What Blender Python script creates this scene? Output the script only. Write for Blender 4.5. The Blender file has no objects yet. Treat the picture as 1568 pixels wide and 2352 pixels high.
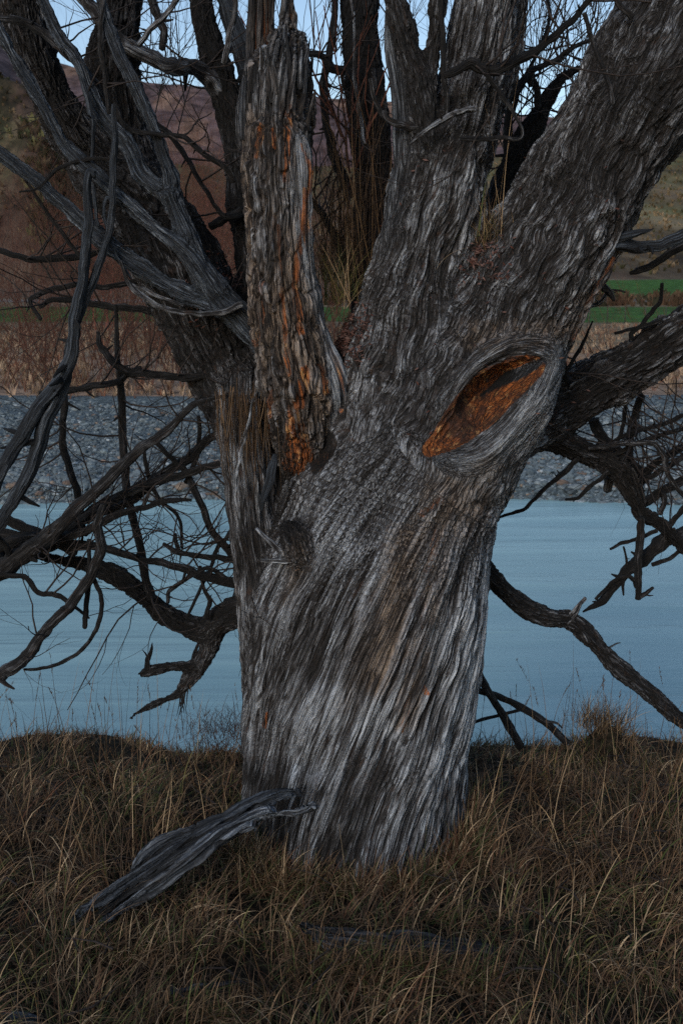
import bpy, math, random
import numpy as np
from mathutils import Vector

# ------------------------------------------------------------------ camera maths
F = 2287.0
A = math.radians(12.7)
CA, SA = math.cos(A), math.sin(A)
ZC = 1.70
C = bpy.context.scene.collection

def un(px, py, Y):
    """world point on the sight line of a photo position at world depth Y"""
    v = (1176.0 - py) / F
    t = Y / (CA + v * SA)
    return np.array([(px - 784.0) / F * t, Y, ZC + t * (v * CA - SA)])

def mpp(py, Y):
    v = (1176.0 - py) / F
    return Y / (CA + v * SA) / F

def proj(P):
    dx, dy, dz = P[..., 0], P[..., 1], P[..., 2] - ZC
    t = dy * CA - dz * SA
    return 784 + dx / t * F, 1176 - (dy * SA + dz * CA) / t * F

# ------------------------------------------------------------------ noise
def _h(ix, iy, iz, s):
    h = (ix.astype(np.uint32) * np.uint32(0x8da6b343)) ^ (iy.astype(np.uint32) * np.uint32(0xd8163841)) ^ \
        (iz.astype(np.uint32) * np.uint32(0xcb1ab31f)) ^ np.uint32((s * 0x9E3779B1) & 0xffffffff)
    h ^= h >> np.uint32(15); h *= np.uint32(0x2c1b3c6d); h ^= h >> np.uint32(12)
    h *= np.uint32(0x297a2d39); h ^= h >> np.uint32(15)
    return h

def _f(h, sh=0):
    return ((h >> np.uint32(sh)) & np.uint32(0xffff)).astype(np.float32) / 65535.0

def perlin(P, seed=0):
    """gradient noise, about -1..1; P is (N,3)"""
    P = np.asarray(P, np.float32)
    i = np.floor(P).astype(np.int64); f = P - i.astype(np.float32)
    u = f * f * f * (f * (f * 6 - 15) + 10)
    out = np.zeros(len(P), np.float32)
    for a in (0, 1):
        wx = u[:, 0] if a else 1 - u[:, 0]
        for b in (0, 1):
            wy = u[:, 1] if b else 1 - u[:, 1]
            for c in (0, 1):
                wz = u[:, 2] if c else 1 - u[:, 2]
                h = _h(i[:, 0] + a, i[:, 1] + b, i[:, 2] + c, seed)
                g = (_f(h) * 2 - 1) * (f[:, 0] - a) + (((h >> np.uint32(8)) & np.uint32(0xff)).astype(np.float32) / 127.5 - 1) * (f[:, 1] - b) + (_f(h, 16) * 2 - 1) * (f[:, 2] - c)
                out += wx * wy * wz * g
    return out * 1.5

def fbm(P, seed=0, oct=4, gain=0.5, lac=2.03):
    P = np.asarray(P, np.float32); o = np.zeros(len(P), np.float32); a = 1.0
    for k in range(oct):
        o += a * perlin(P, seed + k * 17); P = P * lac; a *= gain
    return o

def voronoi(P, seed=0):
    """F1, F2, cell random"""
    P = np.asarray(P, np.float32)
    i = np.floor(P).astype(np.int64); f = P - i.astype(np.float32)
    F1 = np.full(len(P), 9, np.float32); F2 = F1.copy(); R = np.zeros(len(P), np.float32)
    for a in (-1, 0, 1):
        for b in (-1, 0, 1):
            for c in (-1, 0, 1):
                h = _h(i[:, 0] + a, i[:, 1] + b, i[:, 2] + c, seed)
                h2 = h * np.uint32(0x85ebca6b); h2 ^= h2 >> np.uint32(13)
                d = (a + _f(h) - f[:, 0]) ** 2 + (b + _f(h, 16) - f[:, 1]) ** 2 + (c + _f(h2, 8) - f[:, 2]) ** 2
                m = d < F1
                F2 = np.where(m, F1, np.minimum(F2, d)); F1 = np.where(m, d, F1)
                R = np.where(m, _f(h2, 3), R)
    return np.sqrt(F1), np.sqrt(F2), R

def sstep(a, b, x):
    t = np.clip((x - a) / (b - a), 0, 1); return t * t * (3 - 2 * t)

# ------------------------------------------------------------------ polylines
def catmull(K, n):
    """K (m,d) control rows -> smooth samples, n per span"""
    K = np.asarray(K, float); m = len(K)
    E = np.vstack([2 * K[0] - K[1], K, 2 * K[-1] - K[-2]])
    out = []
    for i in range(m - 1):
        p0, p1, p2, p3 = E[i:i + 4]
        for j in range(n):
            t = j / n
            out.append(0.5 * ((2 * p1) + (-p0 + p2) * t + (2 * p0 - 5 * p1 + 4 * p2 - p3) * t * t + (-p0 + 3 * p1 - 3 * p2 + p3) * t ** 3))
    out.append(K[-1]); return np.array(out)

def wl(pts, n=5):
    """photo control points (px,py,Y,rpx) -> world samples (N,3), radii (N)"""
    K = np.array([np.append(un(p[0], p[1], p[2]), p[3] * mpp(p[1], p[2])) for p in pts])
    S = catmull(K, n) if len(K) > 1 else K
    return S[:, :3], np.maximum(S[:, 3], 0.0006)

def frames(P):
    T = np.gradient(P, axis=0); T /= np.linalg.norm(T, axis=1)[:, None] + 1e-9
    up = np.array([0, 1.0, 0]) if abs(T[0, 1]) < .9 else np.array([1.0, 0, 0])
    U = np.zeros_like(P); u = up - T[0] * up.dot(T[0]); u /= np.linalg.norm(u); U[0] = u
    for k in range(1, len(P)):
        u = u - T[k] * u.dot(T[k]); u /= np.linalg.norm(u) + 1e-9; U[k] = u
    return T, U, np.cross(T, U)

# ------------------------------------------------------------------ mesh helpers
def mk(name, V, faces, mat=None, parent=None, attrs=None, smooth=True, colors=None):
    """faces: (N,3) or (N,4) int array, or a list of such arrays"""
    if isinstance(faces, np.ndarray): faces = [faces]
    faces = [f for f in faces if len(f)]
    me = bpy.data.meshes.new(name)
    V = np.ascontiguousarray(V, np.float32)
    me.vertices.add(len(V)); me.vertices.foreach_set('co', V.ravel())
    li = np.concatenate([f.ravel() for f in faces]).astype(np.int32)
    tot = np.concatenate([np.full(len(f), f.shape[1], np.int32) for f in faces])
    me.loops.add(len(li)); me.loops.foreach_set('vertex_index', li)
    me.polygons.add(len(tot))
    st = np.zeros(len(tot), np.int32); st[1:] = np.cumsum(tot)[:-1]
    me.polygons.foreach_set('loop_start', st)
    try: me.polygons.foreach_set('loop_total', tot)
    except Exception: pass
    me.update(calc_edges=True)
    me.polygons.foreach_set('use_smooth', np.full(len(tot), smooth, bool))
    for k, a in (attrs or {}).items():
        a = np.ascontiguousarray(a, np.float32)
        if a.ndim == 1:
            at = me.attributes.new(k, 'FLOAT', 'POINT'); at.data.foreach_set('value', a)
        else:
            at = me.attributes.new(k, 'FLOAT_VECTOR', 'POINT'); at.data.foreach_set('vector', a.ravel())
    if mat: me.materials.append(mat)
    o = bpy.data.objects.new(name, me); C.objects.link(o)
    if parent: o.parent = parent; o.location = (0, 0, 0) if parent.parent else -np.array(parent.location)
    return o

class Buf:
    def __init__(s): s.v = []; s.q = []; s.t = []; s.a = {}; s.n = 0
    def add(s, V, Q=None, T=None, **at):
        s.v.append(np.asarray(V, np.float32))
        if Q is not None and len(Q): s.q.append(np.asarray(Q) + s.n)
        if T is not None and len(T): s.t.append(np.asarray(T) + s.n)
        for k, a in at.items(): s.a.setdefault(k, []).append(np.asarray(a, np.float32))
        s.n += len(V)
    def build(s, name, mat, parent=None, smooth=True):
        f = []
        if s.q: f.append(np.vstack(s.q))
        if s.t: f.append(np.vstack(s.t))
        return mk(name, np.vstack(s.v), f, mat, parent, {k: np.concatenate(a) for k, a in s.a.items()}, smooth)

def tag(o, label=None, cat=None, group=None, kind=None):
    if label: o['label'] = label
    if cat: o['category'] = cat
    if group: o['group'] = group
    if kind: o['kind'] = kind
    return o

def empty(name, loc, label=None, cat=None, group=None):
    o = bpy.data.objects.new(name, None); C.objects.link(o); o.location = loc
    o.empty_display_size = 0.1
    bpy.context.view_layer.update()
    return tag(o, label, cat, group)

def tube(buf, P, R, sides=10, seed=0, rough=0.12, groove=0.0, freq=60, tone=0.5, bare=0.0, warm=0.0, wood=0.0, cap=True, lumps=0.0, flat=1.0):
    """one branch as a closed bark-covered tube, appended to a Buf"""
    P = np.asarray(P, float); R = np.asarray(R, float); n = len(P)
    T, U, W = frames(P)
    s = np.concatenate([[0], np.cumsum(np.linalg.norm(np.diff(P, axis=0), axis=1))])
    th = np.linspace(0, 2 * math.pi, sides, endpoint=False)
    ct, st = np.cos(th), np.sin(th)
    rm = max(R.mean(), 0.002)
    q = np.empty((n, sides, 3)); q[..., 0] = rm * ct; q[..., 1] = rm * st; q[..., 2] = s[:, None]
    qf = q.reshape(-1, 3) + seed * 3.7
    h = np.zeros(n * sides)
    if sides > 5:
        h = rough * perlin(qf * [freq, freq, freq * .28], seed)
        if groove:
            h = h - groove * (1 - sstep(0, .28, np.abs(perlin(qf * [2.2 / rm, 2.2 / rm, 4.0], seed + 5))))
        if lumps:
            h = h + lumps * np.maximum(0, perlin(qf * [.6 / rm, .6 / rm, .35 / rm], seed + 9))
            h = h + lumps * .5 * perlin(qf * [1.6 / rm, 1.6 / rm, .8 / rm], seed + 19)
    r = R[:, None] * (1 + h.reshape(n, sides))
    V = P[:, None] + r[..., None] * (ct[None, :, None] * U[:, None] * flat + st[None, :, None] * W[:, None])
    V = V.reshape(-1, 3)
    i = np.arange(n - 1)[:, None] * sides; j = np.arange(sides)[None]
    j2 = (j + 1) % sides
    Q = np.stack([i + j, i + j2, i + sides + j2, i + sides + j], -1).reshape(-1, 4)
    Tt = None
    nv = n * sides
    bh = np.clip(0.55 + h * 2.0, 0, 1)
    if cap:
        V = np.vstack([V, P[0] - T[0] * R[0] * .3, P[-1] + T[-1] * R[-1] * .5])
        jj = np.arange(sides); k2 = (jj + 1) % sides
        Tt = np.vstack([np.stack([k2, jj, np.full(sides, nv)], -1), np.stack([(n - 1) * sides + jj, (n - 1) * sides + k2, np.full(sides, nv + 1)], -1)])
        qf = np.vstack([qf, qf[0], qf[-1]]); bh = np.append(bh, [.5, .5]); nv += 2
    bc = .5 + .5 * perlin(qf * 14, seed + 3)
    buf.add(V, Q, Tt, bq=qf, ba=np.stack([bh, bc, np.full(nv, tone)], -1), bb=np.tile([wood, warm, bare], (nv, 1)))

# ------------------------------------------------------------------ sdf limbs
class Limb:
    def __init__(s, name, pts, part='trunk', k=.06, n=5, amp=1., kind='weave', twist=0., tone=.5, sc=1., bare=0., wadd=0., al=1.):
        s.name, s.part, s.k, s.amp, s.kind, s.twist, s.tone, s.sc, s.bare, s.wadd, s.al = name, part, k, amp, kind, twist, tone, sc, bare, wadd, al
        s.P, s.R = wl(pts, n)
        s.T, s.U, s.W = frames(s.P)
        s.s = np.concatenate([[0], np.cumsum(np.linalg.norm(np.diff(s.P, axis=0), axis=1))])
        s.rm = s.R.mean()
    def dist(s, X, coords=False):
        """X (N,3) float32 -> dist minus radius (and straightened coordinates)"""
        X = np.asarray(X, np.float32); N = len(X)
        best = np.full(N, 9, np.float32)
        if coords: K = np.zeros(N, np.int32); TT = np.zeros(N, np.float32)
        for k in range(len(s.P) - 1):
            a = s.P[k].astype(np.float32); b = s.P[k + 1].astype(np.float32); ab = b - a
            L = float(ab.dot(ab)) + 1e-12
            t = np.clip(((X - a) @ ab) / L, 0, 1)
            d = np.linalg.norm(X - a - t[:, None] * ab, axis=1) - (s.R[k] + t * (s.R[k + 1] - s.R[k]))
            if coords:
                m = d < best; K = np.where(m, k, K); TT = np.where(m, t, TT)
            best = np.minimum(best, d)
        if not coords: return best
        t = TT[:, None]; L = lambda Z: Z[K] * (1 - t) + Z[K + 1] * t
        c = L(s.P); rad = X - c; u = L(s.U); w = L(s.W)
        r = (s.R[K] * (1 - TT) + s.R[K + 1] * TT)
        x = (rad * u).sum(1) / r * s.rm; y = (rad * w).sum(1) / r * s.rm
        ss = s.s[K] * (1 - TT) + s.s[K + 1] * TT + ((X - c) * L(s.T)).sum(1)
        if s.twist:
            an = ss * s.twist; x, y = x * np.cos(an) - y * np.sin(an), x * np.sin(an) + y * np.cos(an)
        return best, np.stack([x, y, ss], -1).astype(np.float32)

def smin(a, b, k):
    h = np.clip(.5 + .5 * (b - a) / k, 0, 1)
    return b * (1 - h) + a * h - k * h * (1 - h)

def smax(a, b, k): return -smin(-a, -b, k)

def surface_nets(D, org, h):
    nx, ny, nz = D.shape; S = D < 0
    c = [S[a:nx - 1 + a, b:ny - 1 + b, e:nz - 1 + e] for a in (0, 1) for b in (0, 1) for e in (0, 1)]
    allin = c[0].copy(); anyin = c[0].copy()
    for x in c[1:]: allin &= x; anyin |= x
    act = anyin & ~allin
    idx = np.argwhere(act); N = len(idx)
    vid = np.full(act.shape, -1, np.int32); vid[act] = np.arange(N)
    g = {(a, b, e): D[idx[:, 0] + a, idx[:, 1] + b, idx[:, 2] + e] for a in (0, 1) for b in (0, 1) for e in (0, 1)}
    acc = np.zeros((N, 3), np.float32); cnt = np.zeros(N, np.float32)
    ks = list(g)
    for i1 in range(8):
        for i2 in range(i1 + 1, 8):
            A_, B_ = np.array(ks[i1]), np.array(ks[i2])
            if abs(A_ - B_).sum() != 1: continue
            va, vb = g[ks[i1]], g[ks[i2]]; m = (va < 0) != (vb < 0)
            t = np.where(m, va / np.where(m, va - vb, 1), 0)
            acc += np.where(m[:, None], A_ + t[:, None] * (B_ - A_), 0); cnt += m
    V = (idx + acc / cnt[:, None]) * h + org
    Q = []
    for ax in range(3):
        sl = [slice(1, -1)] * 3; sl2 = [slice(1, -1)] * 3
        sl[ax] = slice(0, D.shape[ax] - 1); sl2[ax] = slice(1, D.shape[ax])
        a_, b_ = S[tuple(sl)], S[tuple(sl2)]
        m = a_ != b_; ii = np.argwhere(m); off = np.array([1, 1, 1]); off[ax] = 0; ii = ii + off
        flip = a_[m]
        o1 = np.zeros(3, int); o1[(ax + 1) % 3] = 1; o2 = np.zeros(3, int); o2[(ax + 2) % 3] = 1
        f = lambda q: vid[q[:, 0], q[:, 1], q[:, 2]]
        quad = np.stack([f(ii - o1 - o2), f(ii - o2), f(ii), f(ii - o1)], -1)
        quad[~flip] = quad[~flip][:, ::-1]
        Q.append(quad)
    Q = np.vstack(Q); Q = Q[(Q >= 0).all(1)]
    return V, Q

def build_sdf(limbs, lo, hi, h, carve=None, levels=2, smooth=2):
    lo = np.array(lo, float); hi = np.array(hi, float)
    n = np.ceil((hi - lo) / h).astype(int) + 1
    D = np.full(n, 1.0, np.float32)
    ax = [lo[i] + h * np.arange(n[i]) for i in range(3)]
    for L in limbs:
        m = .16
        b0 = np.maximum(0, np.floor(((L.P - L.R[:, None]).min(0) - m - lo) / h).astype(int))
        b1 = np.minimum(n, np.ceil(((L.P + L.R[:, None]).max(0) + m - lo) / h).astype(int) + 1)
        if (b1 <= b0).any(): continue
        G = np.stack(np.meshgrid(*[ax[i][b0[i]:b1[i]] for i in range(3)], indexing='ij'), -1).reshape(-1, 3).astype(np.float32)
        d = np.full(len(G), 1.0, np.float32)
        for k in range(0, len(L.P) - 1):
            a, b = L.P[k], L.P[k + 1]; rr = max(L.R[k], L.R[k + 1]) + m
            mm = ((G > np.minimum(a, b) - rr) & (G < np.maximum(a, b) + rr)).all(1)
            if not mm.any(): continue
            X = G[mm]; ab = (b - a).astype(np.float32)
            t = np.clip(((X - a.astype(np.float32)) @ ab) / (ab.dot(ab) + 1e-12), 0, 1)
            dd = np.linalg.norm(X - a.astype(np.float32) - t[:, None] * ab, axis=1) - (L.R[k] + t * (L.R[k + 1] - L.R[k]))
            d[mm] = np.minimum(d[mm], dd)
        sl = tuple(slice(b0[i], b1[i]) for i in range(3))
        D[sl] = smin(D[sl], d.reshape(D[sl].shape), L.k)
    if carve is not None: D = carve(D, ax)
    D[0] = D[-1] = 1; D[:, 0] = D[:, -1] = 1; D[:, :, 0] = D[:, :, -1] = 1
    V, Q = surface_nets(D.astype(np.float32), lo, h)
    # drop stray islands far from anything is unnecessary: limbs all touch
    o = mk('tmp', V, Q)
    if smooth:
        md = o.modifiers.new('s', 'SMOOTH'); md.factor = .5; md.iterations = smooth
    md = o.modifiers.new('sub', 'SUBSURF'); md.levels = levels; md.render_levels = levels
    dg = bpy.context.evaluated_depsgraph_get(); dg.update()
    ev = o.evaluated_get(dg); me = ev.to_mesh()
    nv = len(me.vertices); V = np.empty(nv * 3, np.float32); me.vertices.foreach_get('co', V); V = V.reshape(-1, 3)
    N = np.empty(nv * 3, np.float32); me.vertices.foreach_get('normal', N); N = N.reshape(-1, 3)
    Q = np.empty(len(me.loops), np.int32); me.loops.foreach_get('vertex_index', Q); Q = Q.reshape(-1, 4)
    ev.to_mesh_clear(); m0 = o.data; bpy.data.objects.remove(o); bpy.data.meshes.remove(m0)
    return V.copy(), N.copy(), Q.copy()

def capsule_field(pts, G, n=4):
    L = Limb('c', pts, n=n); return L.dist(G)

# ------------------------------------------------------------------ bark relief
def bark(q, kind, sc, seed):
    """q straightened coordinates in metres -> relief height (0..1), cell random"""
    q = q / sc
    wv = np.stack([perlin(q * [9, 9, 3.2], seed + 1), perlin(q * [9, 9, 3.2], seed + 2), perlin(q * [9, 9, 3.2], seed + 3)], -1)
    if kind == 'weave':        # interlaced fibrous ridges, narrow sharp grooves
        p = q + wv * [.013, .013, .02]
        p2 = p + np.stack([perlin(q * [30, 30, 7], seed + 4), perlin(q * [30, 30, 7], seed + 5), 0 * q[:, 0]], -1) * .0055
        r1 = np.clip(np.abs(perlin(p * [22, 22, 1.7], seed + 6)) * 2.6, 0, 1) ** .8
        r2 = np.clip(np.abs(perlin(p2 * [55, 55, 3.6], seed + 7)) * 2.3, 0, 1) ** .8
        r3 = np.clip(np.abs(perlin(p2 * [112, 112, 8], seed + 11)) * 2.2, 0, 1)
        f1, f2, rc = voronoi(p2 * [70, 70, 7.5], seed + 8)
        h = .44 * r1 + .28 * r2 + .20 * r3 + .08 * rc + .10 * perlin(q * [9, 9, 1.2], seed + 9)
        return h, rc, p2
    if kind == 'plate':        # ragged flakes
        p = q + wv * [.018, .018, .03]
        p = p + np.stack([perlin(q * [40, 40, 16], seed + 4), perlin(q * [40, 40, 16], seed + 5), 0 * q[:, 0]], -1) * .006
        f1, f2, rc = voronoi(p * [52, 52, 11], seed + 8)
        g1, g2, rd = voronoi(p * [105, 105, 26], seed + 12)
        r2 = np.clip(np.abs(perlin(p * [60, 60, 8], seed + 7)) * 2.2, 0, 1) ** .8
        crack = sstep(.0, .18, f2 - f1)
        h = crack * (.16 + .34 * rc) + .20 * sstep(0, .25, g2 - g1) * rd + .30 * r2 + .16 * perlin(q * [16, 16, 5], seed + 9)
        return h, .5 * rc + .5 * rd, p
    if kind == 'bare':         # weathered wood, long shakes
        p = q + wv * [.006, .006, .02]
        r1 = np.abs(perlin(p * [42, 42, 1.8], seed + 6)); r2 = np.abs(perlin(p * [120, 120, 5], seed + 7))
        h = .65 * sstep(.0, .25, r1) + .35 * sstep(0, .5, r2)
        return h, .5 + .5 * perlin(p * [60, 60, 3], seed + 10), p
    # heartwood
    p = q
    h = .5 + .5 * fbm(p * [50, 50, 7], seed, 4)
    return h, .5 + .5 * perlin(p * [50, 50, 12], seed + 10), p

def relief(V, N, limbs, amp=.016, seed=1, spread=.022):
    """blend every limb's bark over the merged skin; returns displaced verts and attributes"""
    n = len(V); D = np.full((len(limbs), n), 9, np.float32); QS = []
    for i, L in enumerate(limbs):
        lo = (L.P - L.R[:, None]).min(0) - .14; hi = (L.P + L.R[:, None]).max(0) + .14
        m = ((V > lo) & (V < hi)).all(1); idx = np.nonzero(m)[0]
        if len(idx) == 0: QS.append(None); continue
        d, q = L.dist(V[idx], True); D[i, idx] = d - L.wadd
        full = np.zeros((n, 3), np.float32); full[idx] = q; QS.append(full)
    dmin = D.min(0); W = np.exp(-(D - dmin) / spread); W[D > 8] = 0; W /= W.sum(0)
    own = W.argmax(0)
    H = np.zeros(n, np.float32); HC = H.copy(); RC = H.copy(); TN = H.copy(); BA = H.copy(); bq = np.zeros((n, 3), np.float32)
    for i, L in enumerate(limbs):
        idx = np.nonzero(W[i] > .02)[0]
        if len(idx) == 0 or QS[i] is None: continue
        q = (QS[i][idx] + i * 5.31) * np.array([1, 1, L.al], np.float32)
        if L.al > 1.2: q = q + np.stack([perlin(q * [14, 14, 6], 500 + i), perlin(q * [14, 14, 6], 520 + i), 0 * q[:, 0]], -1) * .013 * (L.al - 1)
        h, rc, qw = bark(q, L.kind, L.sc, seed + i * 31)
        w = W[i, idx]
        H[idx] += w * ((h - .5) * L.amp + .5); HC[idx] += w * h; RC[idx] += w * rc; TN[idx] += w * L.tone; BA[idx] += w * L.bare
        m = own[idx] == i; bq[idx[m]] = qw[m]
    return H, RC, TN, BA, bq, own, D, HC
# ------------------------------------------------------------------ materials
class NT:
    def __init__(s, name):
        s.m = bpy.data.materials.new(name); s.m.use_nodes = True; s.t = s.m.node_tree; s.t.nodes.clear()
        s.out = s.n('ShaderNodeOutputMaterial'); s.b = s.n('ShaderNodeBsdfPrincipled')
        s.l(s.b.outputs[0], s.out.inputs[0])
    def n(s, ty, **k):
        x = s.t.nodes.new(ty)
        for a, v in k.items(): setattr(x, a, v)
        return x
    def l(s, a, b): s.t.links.new(a, b)
    def put(s, v, sock):
        if hasattr(v, 'is_output') or isinstance(v, bpy.types.NodeSocket): s.l(v, sock)
        else:
            if isinstance(v, (tuple, list)) and len(v) == 3 and sock.type == 'RGBA': v = (*v, 1)
            sock.default_value = v
    def attr(s, name): return s.n('ShaderNodeAttribute', attribute_name=name).outputs['Vector']
    def sep(s, v):
        x = s.n('ShaderNodeSeparateXYZ'); s.l(v, x.inputs[0]); return x.outputs
    def math(s, op, a, b=0.0, c=None, clamp=False):
        x = s.n('ShaderNodeMath', operation=op, use_clamp=clamp); s.put(a, x.inputs[0]); s.put(b, x.inputs[1])
        if c is not None: s.put(c, x.inputs[2])
        return x.outputs[0]
    def vmul(s, v, k):
        x = s.n('ShaderNodeVectorMath', operation='MULTIPLY'); s.l(v, x.inputs[0]); x.inputs[1].default_value = k; return x.outputs[0]
    def noise(s, v, scale=1.0, detail=4, rough=.55, dist=0.0):
        x = s.n('ShaderNodeTexNoise'); s.l(v, x.inputs['Vector']); x.inputs['Scale'].default_value = scale
        x.inputs['Detail'].default_value = detail; x.inputs['Roughness'].default_value = rough; x.inputs['Distortion'].default_value = dist
        return x.outputs['Fac']
    def step(s, v, a, b, lo=0.0, hi=1.0):
        x = s.n('ShaderNodeMapRange', interpolation_type='SMOOTHSTEP'); s.put(v, x.inputs['Value'])
        x.inputs['From Min'].default_value = a; x.inputs['From Max'].default_value = b
        x.inputs['To Min'].default_value = lo; x.inputs['To Max'].default_value = hi
        return x.outputs[0]
    def mix(s, f, a, b, mode='MIX'):
        x = s.n('ShaderNodeMix', data_type='RGBA', blend_type=mode); s.put(f, x.inputs[0]); s.put(a, x.inputs[6]); s.put(b, x.inputs[7])
        return x.outputs[2]
    def bump(s, h, strength=.5, dist=.01):
        x = s.n('ShaderNodeBump'); s.l(h, x.inputs['Height']); x.inputs['Strength'].default_value = strength; x.inputs['Distance'].default_value = dist
        s.l(x.outputs[0], s.b.inputs['Normal'])
    def fin(s, col, rough=.8, spec=.3):
        s.put(col, s.b.inputs['Base Color']); s.put(rough, s.b.inputs['Roughness']); s.b.inputs['Specular IOR Level'].default_value = spec
        return s.m
    def pos(s): return s.n('ShaderNodeNewGeometry').outputs['Position']

def bark_mat():
    k = NT('weathered_bark')
    bq = k.attr('bq'); a = k.sep(k.attr('ba')); b = k.sep(k.attr('bb'))
    bh, bc, tone = a[0], a[1], a[2]; wood, warm, bare = b[0], b[1], b[2]
    fib = k.noise(k.vmul(bq, (185, 185, 5.5)), 1, 4, .60, .2)
    gn = k.noise(k.vmul(bq, (100, 100, 4.2)), 1, 2, .5, .15)
    gro = k.step(k.math('ABSOLUTE', k.math('SUBTRACT', gn, .5)), 0.0, .085)      # 0 in narrow grooves
    gn2 = k.noise(k.vmul(bq, (230, 230, 13)), 1, 2, .5, .15)
    gro2 = k.step(k.math('ABSOLUTE', k.math('SUBTRACT', gn2, .5)), 0.0, .10)
    fine = k.noise(k.vmul(bq, (420, 420, 36)), 1, 3, .6)
    patch = k.noise(k.vmul(bq, (6, 6, 3)), 1, 3, .5)
    fleck = k.noise(k.vmul(bq, (60, 60, 18)), 1, 4, .6)
    # weathered silver ridge tops over dark brown bark
    v = k.math('ADD', k.math('MULTIPLY', fib, 1.15), k.math('MULTIPLY', bc, .08))
    v = k.math('ADD', v, k.math('MULTIPLY', bh, .62))
    v = k.math('ADD', v, k.math('MULTIPLY', gro, .26))
    v = k.math('ADD', v, k.math('MULTIPLY', gro2, .12))
    v = k.math('ADD', v, k.math('MULTIPLY', patch, .62))
    v = k.math('ADD', v, k.math('MULTIPLY', k.math('SUBTRACT', tone, .5), .7))
    v = k.math('ADD', v, k.math('MULTIPLY', fine, .3))
    c0 = k.mix(k.step(fleck, .45, .6), (.0055, .0048, .0046), (.012, .008, .006))
    c = k.mix(k.step(v, 1.32, 1.66), c0, (.034, .031, .031))
    c = k.mix(k.step(v, 1.58, 1.86), c, (.12, .123, .133))
    c = k.mix(k.step(v, 1.76, 2.22), c, (.40, .43, .47))
    red = k.math('MULTIPLY', k.step(fleck, .56, .68), k.step(patch, .44, .6))
    c = k.mix(k.math('MULTIPLY', red, .65), c, (.062, .034, .023))
    # warm tan inner bark
    wv = k.math('MULTIPLY', warm, k.step(fib, .38, .62, .35, 1))
    c = k.mix(k.math('MULTIPLY', wv, .8), c, k.mix(k.step(k.math('ADD', fleck, k.math('MULTIPLY', gro, .3)), .55, .9), (.030, .018, .012), (.27, .20, .145)))
    # bare grey wood
    g = k.mix(k.step(k.math('ADD', fib, k.math('MULTIPLY', gro, .15)), .46, .80), (.010, .013, .018), (.052, .068, .090))
    g = k.mix(k.step(v, 1.9, 2.3), g, (.13, .16, .20))
    c = k.mix(k.math('MULTIPLY', bare, .92), c, g)
    # exposed orange heartwood
    o = k.mix(k.step(fib, .36, .62), (.040, .013, .006), (.34, .10, .022))
    o = k.mix(k.step(k.math('ADD', fleck, k.math('MULTIPLY', fib, .5)), .80, .95), o, (.50, .27, .11))
    o = k.mix(k.step(patch, .45, .60, 0, .85), o, (.022, .012, .009))
    c = k.mix(k.step(k.math('ADD', wood, k.math('MULTIPLY', k.math('SUBTRACT', fib, .5), 1.5)), .34, .74), c, o)
    # damp, mossy-dark kinds of bark; also darkens hollows and carries painted trunk shade
    c = k.mix(1.0, c, k.mix(k.step(tone, .06, .52), (.17, .155, .155), (1, 1, 1)), 'MULTIPLY')
    h = k.math('ADD', k.math('MULTIPLY', fib, .7), k.math('MULTIPLY', fine, .3))
    h = k.math('ADD', h, k.math('ADD', k.math('MULTIPLY', gro, .42), k.math('MULTIPLY', gro2, .18)))
    k.bump(h, 1.0, .014)
    return k.fin(c, k.step(v, 1.5, 2.1, .85, .55), .35)

def simple(name, c1, c2, scale=30, rough=.8, spec=.25, bump=None, stretch=(1, 1, 1)):
    k = NT(name); p = k.vmul(k.pos(), stretch); n = k.noise(p, scale, 5, .6)
    if bump: k.bump(n, bump[0], bump[1])
    return k.fin(k.mix(k.step(n, .35, .65), c1, c2), rough, spec)

def colattr_mat(name, rough=.8, spec=.2, var=.35, scale=60, bump=None, trans=0.0, stretch=(1, 1, 1)):
    """albedo from a per-vertex 'col' (kind of surface), broken up by noise"""
    k = NT(name); n = k.noise(k.vmul(k.pos(), stretch), scale, 6, .62)
    c = k.mix(1.0, k.attr('col'), k.mix(k.step(n, .3, .7), (1 - var,) * 3, (1 + var,) * 3), 'MULTIPLY')
    if bump: k.bump(n, bump[0], bump[1])
    return k.fin(c, rough, spec)

def water_mat():
    k = NT('silky_river_water'); p = k.pos()
    n1 = k.noise(k.vmul(p, (.16, 1.15, 1)), 1, 4, .55, .6)
    n2 = k.noise(k.vmul(p, (.5, 5.0, 1)), 1, 3, .5, .3)
    n3 = k.noise(k.vmul(p, (.05, .35, 1)), 1, 2, .5, .4)
    h = k.math('ADD', n1, k.math('MULTIPLY', n2, .22))
    k.bump(h, .35, .22)
    c = k.mix(k.step(k.math('ADD', n1, k.math('MULTIPLY', n2, .25)), .42, .80), (.225, .37, .385), (.325, .49, .49))
    c = k.mix(k.step(n3, .4, .7, 0, .5), c, (.29, .43, .42))
    return k.fin(c, .38, .5)

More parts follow.
